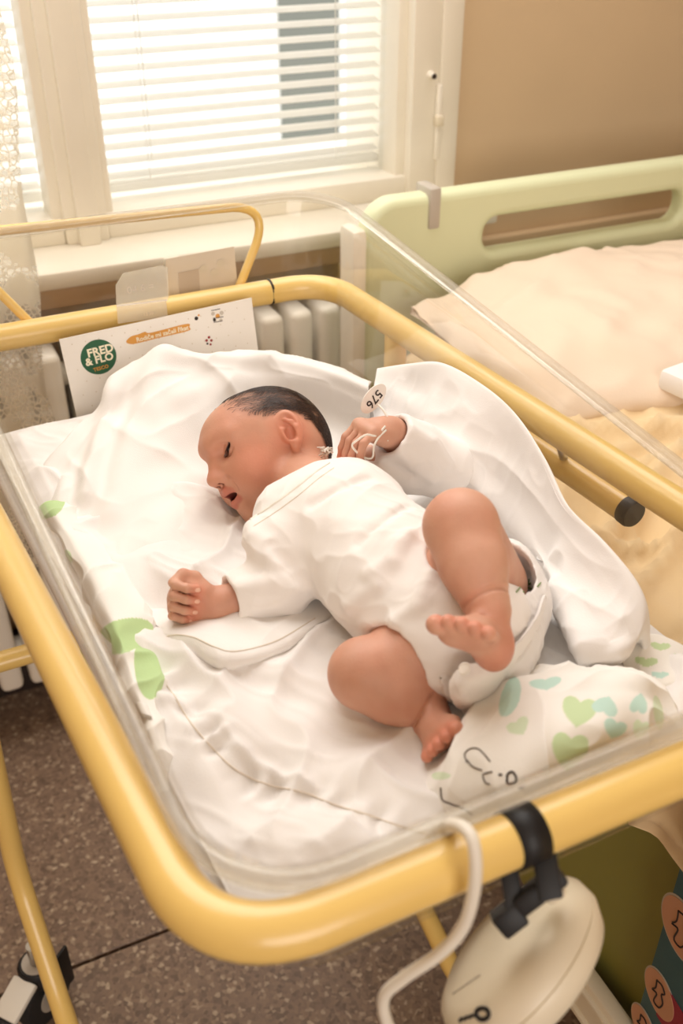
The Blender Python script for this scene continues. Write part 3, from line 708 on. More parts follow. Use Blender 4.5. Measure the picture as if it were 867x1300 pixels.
def leaf_mask(px, py, cx, cy, a, b, rot, heart=False):
    r = math.radians(rot); u = (px - cx) * math.cos(r) + (py - cy) * math.sin(r); v = -(px - cx) * math.sin(r) + (py - cy) * math.cos(r); u, v = u / a, v / b
    if heart: return (u * u + v * v - .55) ** 3 - u * u * (-v) ** 3 * 1.6 < 0
    return u * u + v * v + .35 * v * v * u < 1
WHT = np.array(lin(247, 243, 236)[:3]); GRN = np.array(lin(190, 216, 158)[:3]); TEA = np.array(lin(184, 220, 208)[:3]); LGR = np.array(lin(208, 226, 184)[:3])
def printed(marks):
    def f(V):
        px, py = PX(V); c = np.tile(WHT, (len(V), 1))
        for cx, cy, a, b, rot, hrt, colr in marks: c[leaf_mask(px, py, cx, cy, a, b, rot, hrt)] = colr
        return c
    return f
def soft(a1, s1, a2, s2, d1=(-.3, 1, 0), d2=(.8, .5, 0), seed=50):
    return lambda p: wrinkle(p, d1, s1, s1 * .35, seed, 1.6, .5) * a1 + wrinkle(p, d2, s2, s2 * .35, seed + 4, 1.8, .5) * a2 + fbm(p, 24, 2, seed) * a1 * .25
rows = pn([[(46, 650, .05), (58, 640, .055), (80, 640, .05), (98, 652, .03), (110, 668, .004)],
           [(62, 672, .07), (76, 668, .075), (100, 672, .065), (122, 690, .045), (138, 708, .004)],
           [(80, 715, .08), (100, 706, .09), (135, 712, .08), (162, 735, .055), (178, 752, .004)],
           [(108, 775, .085), (130, 764, .095), (165, 768, .085), (190, 790, .055), (203, 806, .004)],
           [(132, 842, .085), (155, 830, .095), (186, 832, .08), (206, 845, .05), (213, 858, .004)],
           [(160, 915, .075), (178, 900, .085), (198, 898, .07), (210, 900, .045), (214, 905, .004)],
           [(192, 980, .05), (200, 965, .055), (207, 955, .05), (212, 950, .03), (213, 948, .004)],
           [(212, 1010, .004), (213, 1000, .006), (214, 990, .006), (215, 985, .004), (216, 980, .002)]], 0.35)
for r in rows: r[0] = r[1] + np.array((-.006, 0, -.03))
lf = cloth('left_flap', net(rows, 280, 200), 280, 200, MT['printed'], wrap, soft(.006, .08, .005, .07, seed=60), .004,
           printed([(160, 806, 36, 21, -18, False, GRN), (190, 850, 19, 37, -8, False, GRN), (80, 720, 10, 22, 20, False, LGR)]))
RF_PX = [[(478, 474, .02), (480, 468, .09), (476, 490, .09), (474, 520, .075), (480, 550, .05), (486, 562, .0)],
           [(520, 470, .02), (520, 462, .11), (512, 486, .11), (505, 520, .095), (508, 560, .055), (512, 575, .0)],
           [(562, 472, .03), (562, 461, .128), (550, 490, .125), (537, 530, .105), (535, 580, .06), (540, 596, .0)],
           [(615, 500, .03), (615, 490, .140), (600, 520, .13), (585, 560, .105), (582, 612, .06), (590, 626, .0)],
           [(656, 535, .03), (656, 527, .138), (640, 560, .125), (625, 600, .095), (624, 645, .045), (630, 655, .0)],
           [(691, 590, .03), (692, 582, .132), (676, 610, .118), (660, 640, .09), (655, 680, .04), (660, 692, .0)],
           [(718, 645, .03), (720, 640, .122), (705, 670, .105), (690, 698, .085), (690, 720, .045), (694, 732, .0)],
           [(765, 690, .02), (768, 688, .108), (750, 712, .102), (726, 738, .088), (706, 760, .05), (704, 768, .0)],
           [(805, 740, .01), (808, 737, .092), (786, 760, .092), (756, 782, .082), (724, 804, .05), (718, 812, .0)],
           [(822, 785, .0), (823, 778, .072), (806, 800, .077), (776, 816, .072), (742, 834, .047), (734, 842, .0)],
           [(816, 814, .0), (814, 812, .045), (800, 824, .05), (780, 834, .048), (756, 846, .028), (748, 850, .0)],
           [(812, 820, .0), (806, 822, .0), (795, 830, .0), (778, 840, .0), (760, 850, .0), (750, 852, .0)]]
rows = pn(RF_PX, .75)
for r, src in zip(rows[:10], RF_PX):
    x4 = r[4][0]; x1 = max(min(.424, M(*src[1][:2], src[1][2] * .75)[0]), x4 + .02)
    for k, e in ((1, 0), (2, .30), (3, .64)): r[k] = Wx(src[k][0], src[k][1], x1 + (x4 - x1) * e)
for r in rows: r[0] = r[1] + np.array((.011, 0, -.040))
def rf_disp(p):
    mk = np.tile(np.clip((np.arange(130) - 34) / 26, 0, 1), 260)
    return (soft(.007, .14, .005, .10, (.25, -1, 0), (1, .3, .6), 70)(p) + wrinkle(p, (1, .1, .4), .05, .016, 77, 2, .3) * .0014) * mk
rf = cloth('right_flap', net(rows, 260, 130), 260, 130, MT['cotton'], wrap, rf_disp, .004)
0 and stroke('stitched_seam', bvh(rf), [(640, 560), (648, 600), (668, 650), (688, 690), (705, 735)], .0006, MT['seam'], wrap, 60, .0003)
rows = pn([[(606, 905, .0), (636, 872, .0), (690, 858, .0), (745, 852, .0), (800, 855, .0), (838, 880, .0), (846, 900, .0)],
           [(596, 905, .03), (630, 876, .075), (684, 853, .092), (740, 850, .10), (806, 851, .10), (838, 874, .075), (850, 900, .0)],
           [(566, 935, .03), (606, 905, .080), (680, 885, .108), (745, 880, .118), (805, 880, .115), (846, 898, .08), (856, 915, .0)],
           [(546, 962, .02), (590, 945, .080), (670, 925, .112), (740, 918, .122), (805, 910, .115), (856, 918, .08), (866, 930, .0)],
           [(539, 990, .01), (580, 975, .075), (660, 962, .108), (730, 950, .115), (800, 938, .108), (862, 935, .072), (876, 942, .0)],
           [(545, 1018, .004), (585, 1008, .065), (655, 998, .095), (725, 982, .10), (800, 962, .09), (868, 948, .06), (884, 952, .0)],
           [(560, 1042, .0), (600, 1036, .045), (655, 1026, .07), (725, 1006, .075), (800, 985, .065), (872, 962, .04), (890, 964, .0)],
           [(575, 1062, .0), (610, 1060, .0), (660, 1048, .0), (725, 1030, .0), (800, 1010, .0), (874, 985, .0), (892, 980, .0)]], 0.6)
GR2, TEA, LGR = (np.array(lin(*c)[:3]) for c in ((204, 224, 178), (196, 226, 214), (218, 232, 202)))
marks = [(648, 885, 12, 26, 18, False, TEA), (693, 870, 22, 9, -8, True, TEA), (734, 908, 24, 22, 10, True, GR2), (722, 960, 25, 28, 8, True, GR2), (770, 893, 18, 14, 200, True, TEA),
         (812, 890, 12, 15, 190, True, TEA), (779, 928, 16, 14, 20, True, TEA), (812, 930, 11, 15, 15, True, LGR), (660, 925, 16, 12, -30, True, LGR), (836, 905, 6, 22, -8, False, LGR), (560, 985, 12, 5, 0, False, LGR)]
ff = cloth('foot_flap', net(rows, 260, 320), 260, 320, MT['printed'], wrap, soft(.006, .09, .005, .08, (.4, 1, 0), (1, .2, 0), 80), .004, printed(marks))
TF = bvh(ff)
for s in ([(593, 968), (590, 958), (597, 951), (607, 951), (615, 958), (622, 967)], [(593, 965), (600, 973), (612, 978)], [(613, 983), (620, 981), (625, 980)], [(613, 985), (616, 993), (622, 996)],
          [(644, 993), (644, 984), (650, 980), (655, 986), (654, 993), (645, 995), (643, 990)], [(633, 983), (635, 984), (637, 983)], [(658, 1001), (662, 1000), (665, 999)]):
    stroke('pen_line', TF, s, .0007 if s[0][0] > 630 else .0005, MT['brownink'] if s[0][0] > 630 else MT['lid'], ff, 24, .0003)
stroke('stitched_seam', TF, [(560, 1000), (562, 1015), (572, 1020), (588, 1026), (600, 1034)], .0007, MT['lid'], ff, 30, .0003)
rows = pn([[(800, 820, .05), (830, 806, .06), (862, 815, .06), (890, 830, .05)], [(790, 836, .045), (825, 830, .055), (860, 840, .055), (895, 850, .05)],
           [(798, 862, .03), (830, 868, .045), (862, 870, .045), (895, 872, .04)], [(806, 876, .0), (832, 886, .0), (862, 888, .0), (895, 886, .0)]], 0.4)
cloth('side_flap', net(rows, 60, 70), 60, 70, MT['printed'], wrap, soft(.004, .05, .003, .05, seed=90), .004, printed([(838, 822, 14, 6, 5, True, GR2), (820, 842, 16, 7, 5, True, GR2), (838, 858, 12, 5, 0, True, TEA), (862, 838, 10, 8, 0, True, GR2)]))

# ------------------------------------------------------------------ muslin cloth under the baby
rows = pn([[(62, 600, .0), (105, 552, .0), (150, 515, .0), (195, 490, .0), (260, 475, .0), (330, 472, .0), (400, 478, .0), (470, 495, .0)],
           [(50, 596, .022), (92, 545, .035), (132, 508, .05), (186, 453, .075), (255, 446, .078), (335, 446, .078), (400, 459, .075), (468, 488, .07)],
           [(54, 618, .02), (96, 570, .03), (140, 535, .04), (196, 490, .062), (258, 474, .068), (332, 474, .068), (400, 484, .066), (468, 510, .06)],
           [(60, 650, .018), (112, 612, .024), (160, 580, .034), (205, 548, .045), (258, 528, .045), (325, 525, .04), (400, 530, .03), (470, 550, .03)],
           [(82, 680, .014), (135, 648, .018), (180, 622, .025), (215, 605, .024), (258, 596, .022), (320, 590, .016), (400, 590, .025), (470, 590, .014)],
           [(112, 706, .012), (160, 690, .014), (205, 676, .018), (245, 668, .016), (285, 662, .016), (330, 660, .014), (400, 650, .014), (480, 640, .01)],
           [(150, 764, .012), (190, 752, .013), (225, 745, .014), (260, 740, .016), (300, 735, .018), (350, 725, .014), (410, 710, .01), (490, 690, .008)],
           [(207, 800, .016), (212, 796, .019), (240, 796, .026), (268, 802, .031), (298, 806, .030), (350, 795, .024), (400, 770, .020), (470, 735, .008)],
           [(211, 818, .015), (222, 818, .018), (246, 822, .026), (272, 836, .031), (300, 840, .030), (350, 826, .024), (400, 795, .020), (466, 756, .008)],
           [(212, 821, .004), (222, 820, .006), (247, 824, .008), (272, 838, .008), (300, 842, .008), (350, 828, .006), (400, 797, .004), (468, 761, .002)]], 1)
FOLD = [([(186, 455), (165, 500), (130, 560), (105, 620)], .010, .010), ([(230, 448), (215, 500), (170, 560), (140, 640)], .008, .016), ([(280, 452), (330, 480), (420, 492), (470, 500)], .006, .012),
        ([(80, 600), (70, 640), (88, 690)], .007, .008), ([(200, 545), (250, 530), (300, 520)], .004, .014), ([(150, 700), (210, 660), (250, 600)], .0035, .015), ([(240, 690), (290, 720), (360, 740)], .004, .012)]
FW = [(np.array([M(*q, .03) for q in f]), a, wd) for f, a, wd in FOLD]
def mus(p):
    h = sum(a * np.exp(-(polydist(p, f)[0] / wd) ** 2) for f, a, wd in FW)
    return h + wrinkle(p, (-.35, 1, 0), .12, .04, 100, 1.7, .5) * .005 + wrinkle(p, (1, .5, 0), .10, .03, 104, 2, .5) * .003 + fbm(p, 14, 2, 7) * .003
mu = cloth('muslin_cloth', net(rows, 240, 220), 240, 220, MT['muslin'], None, mus, .0018)
tag(mu, 'thin white muslin cloth drawn up behind the baby, hem by the fist', 'cloth')
stroke('hem_stitch', bvh(mu), [(200, 812), (222, 806), (248, 810), (274, 822), (300, 827), (350, 814), (400, 785)], .0005, MT['seam'], mu, 60, .0002)
#@@CARDS
# ------------------------------------------------------------------ cards at the head end
def plane_pt(x, y, p0, n): r = ray(x, y); return CAM + r * (((p0 - CAM) @ n) / (r @ n))
cp, cn = np.array((.1, .728, .83)), nrm((.05, 1, -.10))
TL, TR_ = plane_pt(75, 431, cp, cn), plane_pt(319, 378, cp, cn)
cx_ = nrm(TR_ - TL); cz_ = -cn; cy_ = np.cross(cz_, cx_); Wd = np.linalg.norm(TR_ - TL)
card = box('name_card', (TL + TR_) / 2 - cy_ * .048 , (Wd, .096, .0012), MT['paper'], None, 0, (cx_, cy_, cz_))
tag(card, 'white printed card with a round green logo standing behind the muslin', 'card')
def cpt(x, y, lift=.0009): return plane_pt(x, y, cp, cn) + cz_ * lift
def cM(x, y, lift=.0011, rot=0):
    a = math.radians(rot); X = cx_ * math.cos(a) + cy_ * math.sin(a); Y = -cx_ * math.sin(a) + cy_ * math.cos(a); return frame4(cpt(x, y, lift), X, Y, cz_)
def blob(name, pts, m, par, lift=.0008): q = [cpt(a, b, lift) for a, b in catmull([(a, b, 0) for a, b in pts], 60, True)[:, :2]]; return mesh_obj(name, q, [tuple(range(len(q)))], m, par, False)
def cdisc(name, x, y, r, m, par, lift=.0008):
    a = np.linspace(0, 2 * math.pi, 36, endpoint=False); q = cpt(x, y, lift) + r * (np.cos(a)[:, None] * cx_ + np.sin(a)[:, None] * cy_); return mesh_obj(name, q, [tuple(range(36))], m, par, False)
lg = cdisc('logo_disc', 125, 453, .0195, MT['logo'], card)
text('logo_lettering', 'FRED', .0125, MT['cream_ink'], lg, cM(127, 445, rot=2), bold=.0004); text('logo_lettering', '& FLO', .0115, MT['cream_ink'], lg, cM(126, 456, rot=2), bold=.0004)
text('small_lettering', 'TESCO', .0055, MT['orange'], lg, cM(128, 467, rot=3), bold=.0001)
bn = blob('orange_banner', [(160, 433), (166, 427), (176, 424), (184, 421), (192, 422), (236, 411), (240, 415), (238, 420), (200, 429), (172, 436), (163, 436)], MT['orange'], card)
text('banner_lettering', 'Rodiče mi začali říkat', .0068, MT['cream_ink'], bn, cM(206, 423.5, rot=1), bold=.00015)
blob('orange_banner', [(146, 482), (150, 474), (160, 470), (172, 466), (200, 462), (200, 480), (170, 484)], MT['orange'], card)
for x, y, r, m in ((265, 428, .0016, 'redink'), (262, 432, .0016, 'redink'), (268, 432, .0016, 'redink'), (263, 436, .0013, 'brownink'), (267, 437, .0013, 'redink'), (249, 404, .0022, 'brownink'), (252, 400, .0012, 'orange'),
                   (276, 401, .0026, 'orange'), (270, 398, .0022, 'paleink'), (281, 397, .0024, 'paleink'), (272, 406, .0018, 'brownink'), (280, 406, .0018, 'paleink')): cdisc('small_print', x, y, r, MT[m], card)
for q in ([(268, 394), (274, 393), (279, 392)], [(270, 404), (276, 403), (283, 402)], [(271, 409), (277, 408), (282, 407)]): tube('small_print', [cpt(*p) for p in q], .0004, MT['brownink'], card, 4)
V = []; F = []
for i in range(15):
    for j in range(6):
        u = .012 + i * .0145 + (j % 2) * .007; v = -.008 - j * .0145
        if u > Wd - .006: continue
        c = TL + cx_ * u + cy_ * v + cz_ * .0007; k = len(V)
        for a in range(6): V.append(c + .0006 * (math.cos(a * math.pi / 3) * cx_ + math.sin(a * math.pi / 3) * cy_))
        F.append(tuple(range(k, k + 6)))
tag(mesh_obj('dot_print', V, F, MT['dotink'], card, False), kind='stuff')
# clear tag and grey card on the back of the tub
tp = np.array((.2, .742, .9)); tn = nrm((.05, 1, -.03)); tagm = clear_mat('clear_tag', (.96, .95, .93, 1), lin(252, 248, 242), .40, .15, 'ShaderNodeBsdfTranslucent')
def quad(name, pts, m, par, p0, n, th=.001, lift=0):
    q = [plane_pt(a, b, p0, n) - n * lift for a, b in pts]; k = len(q); V = q + [p + n * th for p in q]
    F = [tuple(range(k))[::-1], tuple(range(k, 2 * k))] + [(i, (i + 1) % k, k + (i + 1) % k, k + i) for i in range(k)]
    o = mesh_obj(name, V, F, m, par, False); bm = bmesh.new(); bm.from_mesh(o.data); bmesh.ops.recalc_face_normals(bm, faces=bm.faces[:]); bm.to_mesh(o.data); bm.free(); return o
ct = quad('name_tag', [(147, 362), (156, 347), (206, 337), (213, 340), (214, 378), (211, 383), (213, 402), (150, 411), (148, 388)], tagm, None, tp, tn)
tag(ct, 'small clear plastic tag with faint figures hung over the back rail', 'tag')
quad('tag_line', [(148, 387), (212, 380), (212, 381.5), (148, 389)], MT['paper'], ct, tp, tn, .0003, .0008)
xx_ = nrm(plane_pt(213, 340, tp, tn) - plane_pt(156, 350, tp, tn)); yy_ = np.cross(-tn, xx_)
text('tag_lettering', '04 6 =', .0115, MT['paleink'], ct, frame4(plane_pt(178, 366, tp, tn) - tn * .001, xx_, yy_, -tn)); text('tag_lettering', '12 30', .005, MT['paleink'], ct, frame4(plane_pt(188, 398, tp, tn) - tn * .001, xx_, yy_, -tn))
tp2 = np.array((.3, .794, .9)); gc = quad('info_card', [(210, 329), (297, 313), (302, 366), (213, 384)], MT['greycard'], None, tp2, tn)
tag(gc, 'plain grey card standing on the back rail beside the yellow loop', 'card')
quad('card_print', [(226, 346), (252, 341), (254, 372), (228, 377)], mat('card_print', lin(206, 190, 174), .7), gc, tp2, tn, .0003, .0006)
for x, y in ((258, 341), (280, 334), (272, 346)): lathe('card_print', [(0, 0), (.005, 0), (.005, .0003), (0, .0003)], plane_pt(x, y, tp2, tn) - tn * .0008, -tn, mat('card_mark', lin(226, 216, 200), .7), gc, 16)

# ------------------------------------------------------------------ round monitor hung from the front rail
mon = thing('breathing_monitor', P(660, 1215, .57), 'cream round baby monitor hanging on a black strap from the front rail', 'monitor')
max_ = nrm(lc(662, 1222, -.72, .60, .36)); mc = P(662, 1222, .58)
body = lathe('monitor_case', [(0, -.020), (.040, -.020), (.052, -.014), (.0575, -.004), (.0575, -.0005), (.0565, .0), (.0575, .0005), (.0575, .006), (.053, .014), (.045, .018), (.020, .021), (0, .021)], mc, max_, MT['cream'], mon, 64)
TMo = bvh(body)
stroke('logo_ring', TMo, [(613 + 8 * math.cos(a), 1287 + 7 * math.sin(a)) for a in np.linspace(0, 6.28, 12, endpoint=False)], .0013, MT['black'], body, 30, .0003, 6, True)
for k in range(4): stroke('case_lettering', TMo, [(584 + k * 6, 1296 - k * 2), (588 + k * 6, 1293 - k * 2)], .0011, MT['black'], body, 8, .0002)
stroke('case_groove', TMo, [(575, 1262), (592, 1250), (610, 1238)], .0006, MT['grey'], body, 20, 0)
rp = Wz(682, 1086, ZR); fd = nrm(FRc - FLc)
# keep the strap centred on the rail
rp = FLc + fd * ((rp - FLc) @ fd)
V, F = tube_geo([rp - fd * .0085, rp + fd * .0085], TR + .0016, 28); mesh_obj('strap', V, F, MT['black'], mon); 
ba = nrm(c2w(.76, .64, .1)); bb = nrm(np.cross(CB, ba)); 
box('strap_tail', P(694, 1104, .520), (.013, .030, .004), MT['black'], mon, .0015, (nrm(c2w(1, .2, 0)), nrm(c2w(-.1, 1, -.35)), nrm(np.cross(c2w(1, .2, 0), c2w(-.1, 1, -.35)))))
box('strap_tail', P(648, 1116, .535), (.010, .030, .003), MT['black'], mon, .001, (nrm(c2w(1, .3, 0)), nrm(c2w(-.1, 1, -.3)), nrm(np.cross(c2w(1, .3, 0), c2w(-.1, 1, -.3)))))
box('buckle', P(684, 1130, .532), (.032, .012, .012), MT['black'], mon, .003, (ba, bb, CB)); box('buckle', P(646, 1165, .536), (.016, .014, .014), MT['black'], mon, .002, (ba, bb, CB))
box('hook_clip', P(700, 1128, .545), (.012, .01, .02), MT['cream'], mon, .003, (ba, bb, CB))
cb = tube('monitor_cable', catmull([P(538, 1075, .575), P(556, 1056, .535), P(577, 1047, .495), P(597, 1060, .478), P(604, 1096, .476), P(600, 1140, .482), P(586, 1180, .492), P(556, 1212, .50), P(512, 1242, .51), P(487, 1268, .52), P(496, 1310, .535), P(530, 1372, .56), P(590, 1385, .59), mc - max_ * .012], 120), .0033, MT['cable'], None, 12)
tag(cb, 'white cable looped over the front rail beside the black strap', 'cable')
#@@BABY
# ------------------------------------------------------------------ the baby: one skin surface
def J(x, y, d): return M(x, y, d)
# head frame
up_i = nrm((-.40, .92, 0)); fr_i = nrm((-.92, -.40, 0)); turn, tilt = math.radians(30), math.radians(7)
hU = c2w(*up_i); hF0 = c2w(*fr_i); hS0 = c2w(0, 0, 1)
hF = hF0 * math.cos(turn) + hS0 * math.sin(turn); hS = hS0 * math.cos(turn) - hF0 * math.sin(turn)
hU2 = hU * math.cos(tilt) - hS * math.sin(tilt); hS = hS * math.cos(tilt) + hU * math.sin(tilt); hU = hU2
HC = P(342, 581, .90); HS = .973; HA = (hF, hU, hS)
def Hd(f, u, s): return HC + (hF * f + hU * u + hS * s) * HS / 1000
def he(f, u, s, r, ax=HA): return ell(Hd(f, u, s), np.array(r) * HS / 1000, ax)
def hc(a, b, ra, rb=None): return cone(Hd(*a), Hd(*b), ra * HS / 1000, (ra if rb is None else rb) * HS / 1000)
def rotF(a):   # head axes turned about the up axis
    a = math.radians(a); return (hF * math.cos(a) + hS * math.sin(a), hU, hS * math.cos(a) - hF * math.sin(a))
skull = Uo(.014, he(-7, 15, 0, (56, 50, 46)), he(20, 27, 0, (36, 32, 38)), he(24, -6, 0, (30, 34, 34)), he(10, -26, 0, (32, 22, 29)), he(-28, -2, 0, (30, 34, 38)))
face = [skull]
for s in (1, -1): face += [he(27, -14, 20 * s, (22.5, 21, 18.5)), he(12, -28, 22 * s, (20, 17, 14)), hc((50, 28, 7 * s), (38, 27, 27 * s), 6, 5)]
face += [he(38, -42, 0, (12.5, 10.5, 14)), he(14, -42, 0, (24, 11, 22))]
base = Uo(.010, *face)
base = Sub(.007, base, he(51.5, 16, 20, (10, 7, 9)), he(51.5, 16, -20, (10, 7, 9)))
nose = Uo(.004, hc((49, 20, 0), (56, 4, 0), 6, 6.8), he(59.5, -1, 0, (7.6, 6.6, 7.6)), he(54.5, -3.5, 7, (6, 5.2, 4.8)), he(54.5, -3.5, -7, (6, 5.2, 4.8)))
lids = Uo(.002, he(35.8, 17, 20.5, (9.5, 8.5, 12), rotF(30)), he(35.8, 17, -20.5, (9.5, 8.5, 12), rotF(-30)))
lip_u = chain([Hd(42, -17, 13), Hd(50, -16.5, 7.5), Hd(54.5, -15.2, 2.5), Hd(54, -16.0, 0), Hd(54.5, -15.2, -2.5), Hd(50, -16.5, -7.5), Hd(42, -17, -13)], [.0020, .0038, .0045, .0045, .0045, .0038, .0020], .002)
lip_l = chain([Hd(42, -18.5, 12), Hd(48.5, -26, 7), Hd(51, -28.2, 0), Hd(48.5, -26, -7), Hd(42, -18.5, -12)], [.0020, .0038, .0046, .0038, .0020], .002)
philt = Uo(.004, he(48, -11, 0, (7, 6, 12)), he(44.5, -33, 0, (7, 6.5, 11)))
head = Uo(.005, base, philt); head = Uo(.004, head, nose); head = Uo(.0022, head, lids); head = Uo(.0018, head, lip_u, lip_l)
mouth = he(49.5, -21.6, 0, (10, 3.4, 9))
def slitax(s):
    a = nrm(hF * -6 + hU * 9.5 + hS * s * 18); n = nrm(hF * .90 + hS * s * .42 + hU * -.08); n = nrm(n - a * (n @ a)); return (a, np.cross(n, a), n)
slit = [he(42.5, 16.8, 21 * s, (10.5, 1.6, 5.0), slitax(s)) for s in (1, -1)]
nos = [he(57.5, -7.4, 4.2 * s, (2.8, 2.6, 1.9)) for s in (1, -1)]
head = Sub(.0015, head, mouth, *nos); head = Sub(.0008, head, *slit)
# lid fold and cheek crease
for s in (1, -1):
    sa = slitax(s); ub = sa[1] if sa[1] @ hU > 0 else -sa[1]; ec = Hd(43, 16.8, 21 * s)
    head = Sub(.0016, head, chain(snap(head, np.array([ec + sa[0] * k * .001 + ub * (.0052 - .0026 * (k / 11) ** 2) for k in (-9, -4, 1, 6, 11)])), .0006, .001), chain(snap(head, np.array([ec + sa[0] * k * .001 - ub * (.0058 - .0030 * (k / 10) ** 2) for k in (-10, -5, 0, 5)])), .0006, .001))
    head = Sub(.0030, head, chain(snap(head, np.array([Hd(50, -5, 11 * s), Hd(46, -11, 15.5 * s), Hd(43, -17, 17.5 * s)])), .0006, .001))
# ears
def ear(s):
    o = np.array((-6., 6, 45.6 * s)); ea = nrm(hF * .90 - hS * s * .42); eu = nrm(hU * .99 - hF * .12); eu = nrm(eu - ea * (eu @ ea)); en = np.cross(ea, eu) * 1.0
    if en @ (hS * s) < 0: en = -en
    O = Hd(*o)
    def e(a, b, c): return O + (ea * a + eu * b + en * c) / 1000
    pan = Uo(.002, ell(e(-1.5, 2.5, 2.5), (.0108, .0172, .0052), (ea, eu, en)), cone(e(-.5, -11.5, 2.5), e(1.2, -14, 2), .0048, .0042), ell(e(-2, 2, -3), (.0095, .014, .007), (ea, eu, en)))
    ridge = Uo(.002, chain([e(-5.2, -7.5, 4.6), e(-6.2, 0, 5.2), e(-4.2, 6, 5.0), e(-.5, 10.5, 4.4)], .0019, .002), cone(e(5.8, -3.5, 3.2), e(5.6, 1, 3.4), .0030, .0024), cone(e(5, 3.5, 4.0), e(1.5, 1.5, 3.2), .0020, .0014))
    return Uo(.0015, Sub(.0012, pan, ell(e(-.8, 3, 7.6), (.0078, .0132, .0056), (ea, eu, en)), ell(e(1.2, -2.5, 4.5), (.0046, .0062, .0058), (ea, eu, en))), ridge), [ell(e(1.4, -2.2, 4.0), (.0036, .0048, .0050), (ea, eu, en))]
for s in (1, -1):
    en_, cuts = ear(s); head = Uo(.003, head, Sub(.0012, en_, *cuts))

# torso and limbs
NK, CH, BE, PE = J(398, 624, .060), J(432, 664, .060), J(504, 732, .056), J(578, 800, .050)
spine = nrm(PE - CH); lat = nrm(np.cross(np.array((0, 0, 1.)), spine)); lat = lat if lat[0] > 0 else -lat; fro = np.cross(lat, spine); fro = fro if fro[2] > 0 else -fro
TA = (lat, fro, spine)
SHL, ELL_, WRL = J(474, 592, .062), J(560, 592, .055), J(492, 548, .100)
SHR, ELR, WRR = J(352, 690, .058), J(357, 744, .034), J(272, 768, .028)
HPL, KNL, ANL = J(620, 742, .050), J(585, 668, .135), J(620, 775, .105)
HPR, KNR, ANR = J(556, 832, .040), J(463, 855, .042), J(541, 905, .022)
torso = Uo(.03, ell(CH, (0.0558, 0.0372, 0.0512), TA), ell(BE, (0.0539, 0.0400, 0.0512), TA), ell(PE, (0.0502, 0.0391, 0.0418), TA), cone(CH, PE, 0.0353))
neck = cone(Hd(-14, -18, -2), NK * .6 + CH * .4, .027, .030)
armL = chain([SHL, ELL_, WRL], [0.0197, 0.0160, 0.0118], 0.0056); armR = chain([SHR, ELR, WRR], [0.0197, 0.0160, 0.0127], 0.0056)
thL = cone(HPL, KNL, 0.0295, 0.0250); clfL = KNL * .55 + ANL * .45; legL = Uo(0.0072, thL, cone(KNL, clfL, 0.0238, 0.0222), cone(clfL, ANL, 0.0222, 0.0150))
thR = cone(HPR, KNR, 0.0290, 0.0246); clfR = KNR * .55 + ANR * .45; legR = Uo(0.0072, thR, cone(KNR, clfR, 0.0236, 0.0216), cone(clfR, ANR, 0.0216, 0.0149))
# feet
def foot(o, x, z0, big, sc=1.0, curl=0):
    """o heel, x toward the toes, z0 top of the foot, big +1 when the big toe lies along z0 x x"""
    x = nrm(x); z = nrm(z0 - x * (z0 @ x)); y = np.cross(z, x) * big
    def f(a, b, c): return o + (x * a + y * b + z * c) * sc / 1000
    A = (x, y, z)
    body = Uo(.010, ell(f(1, 0, 1), np.array((14.5, 12.5, 14)) * sc / 1000, A), ell(f(20, -1, 4), np.array((19, 12.5, 11)) * sc / 1000, A), ell(f(37, 0, 2), np.array((12, 18, 8.5)) * sc / 1000, A), ell(f(43, 8, 1.5), np.array((8, 8, 7.5)) * sc / 1000, A), cone(f(4, 0, 10), f(24, 0, 8), .011 * sc, .010 * sc))
    toes = []; nails = []
    for b, L, r, t in ((12.5, 57, 6.6, 2.0), (3.6, 57.5, 4.9, 4.2), (-4.6, 54.5, 4.8, 4.2), (-12.2, 50, 4.7, 3.4), (-19, 44.5, 4.7, 2.2)):
        toes.append(Uo(.0015, cone(f(L - 12, b * .92, 2), f(L - 4, b, t), r * .86 * sc / 1000, r * .88 * sc / 1000), ell(f(L - 2, b, t - .3), np.array((1.12, 1, 1)) * r * sc / 1000, A)))
        nails.append((f(L + r * .1, b, t + r * .86), nrm(z + x * .45), x, y, r * .62 * sc / 1000))
    return Uo(.0024, body, Uo(.0003, *toes)), nails, (x, y, z)
fxL = lc(590, 815, -.50, .28, .82); fzL = lc(590, 815, .25, .92, -.30); HEL = ANL + c2w(.003, -.027, .004)
footL, nailsL, _ = foot(HEL, fxL, fzL, -1 if np.cross(fzL, fxL) @ lc(590, 815, -1, .1, -.6) < 0 else 1, .96)
fxR = lc(550, 925, .12, -.25, .96); fzR = lc(550, 925, -.75, .58, .23); HER = ANR + lc(550, 925, .008, -.008, -.010)
footR, nailsR, _ = foot(HER, fxR, fzR, -1 if np.cross(fzR, fxR) @ lc(550, 925, .6, .78, 0) < 0 else 1, .86)
legL = Uo(.007, legL, footL); legR = Uo(.007, legR, footR)
def ringcut(c, ax, r, a0, a1, rad=.0009, n=14, tilt=(0, 0, 0), look=CB):
    ax = nrm(np.array(ax) + np.array(tilt)); u = nrm(look - ax * (look @ ax)); v = np.cross(ax, u)
    return chain([c + r * (math.cos(t) * u + math.sin(t) * v) for t in np.linspace(math.radians(a0), math.radians(a1), n)], rad, .001)
axL = nrm(ANL - KNL); axR = nrm(ANR - KNR)
legL = Sub(.0025, legL, ringcut(ANL - axL * .006, axL, .0164, -90, 70, .0015, tilt=c2w(.25, 0, .3) * .6), ringcut(ANL + axL * .009, axL, .0186, -80, 70, .0013, tilt=c2w(.5, 0, .4) * .7))
legR = Sub(.0025, legR, ringcut(ANR - axR * .004, axR, .0158, -70, 60, .0009))
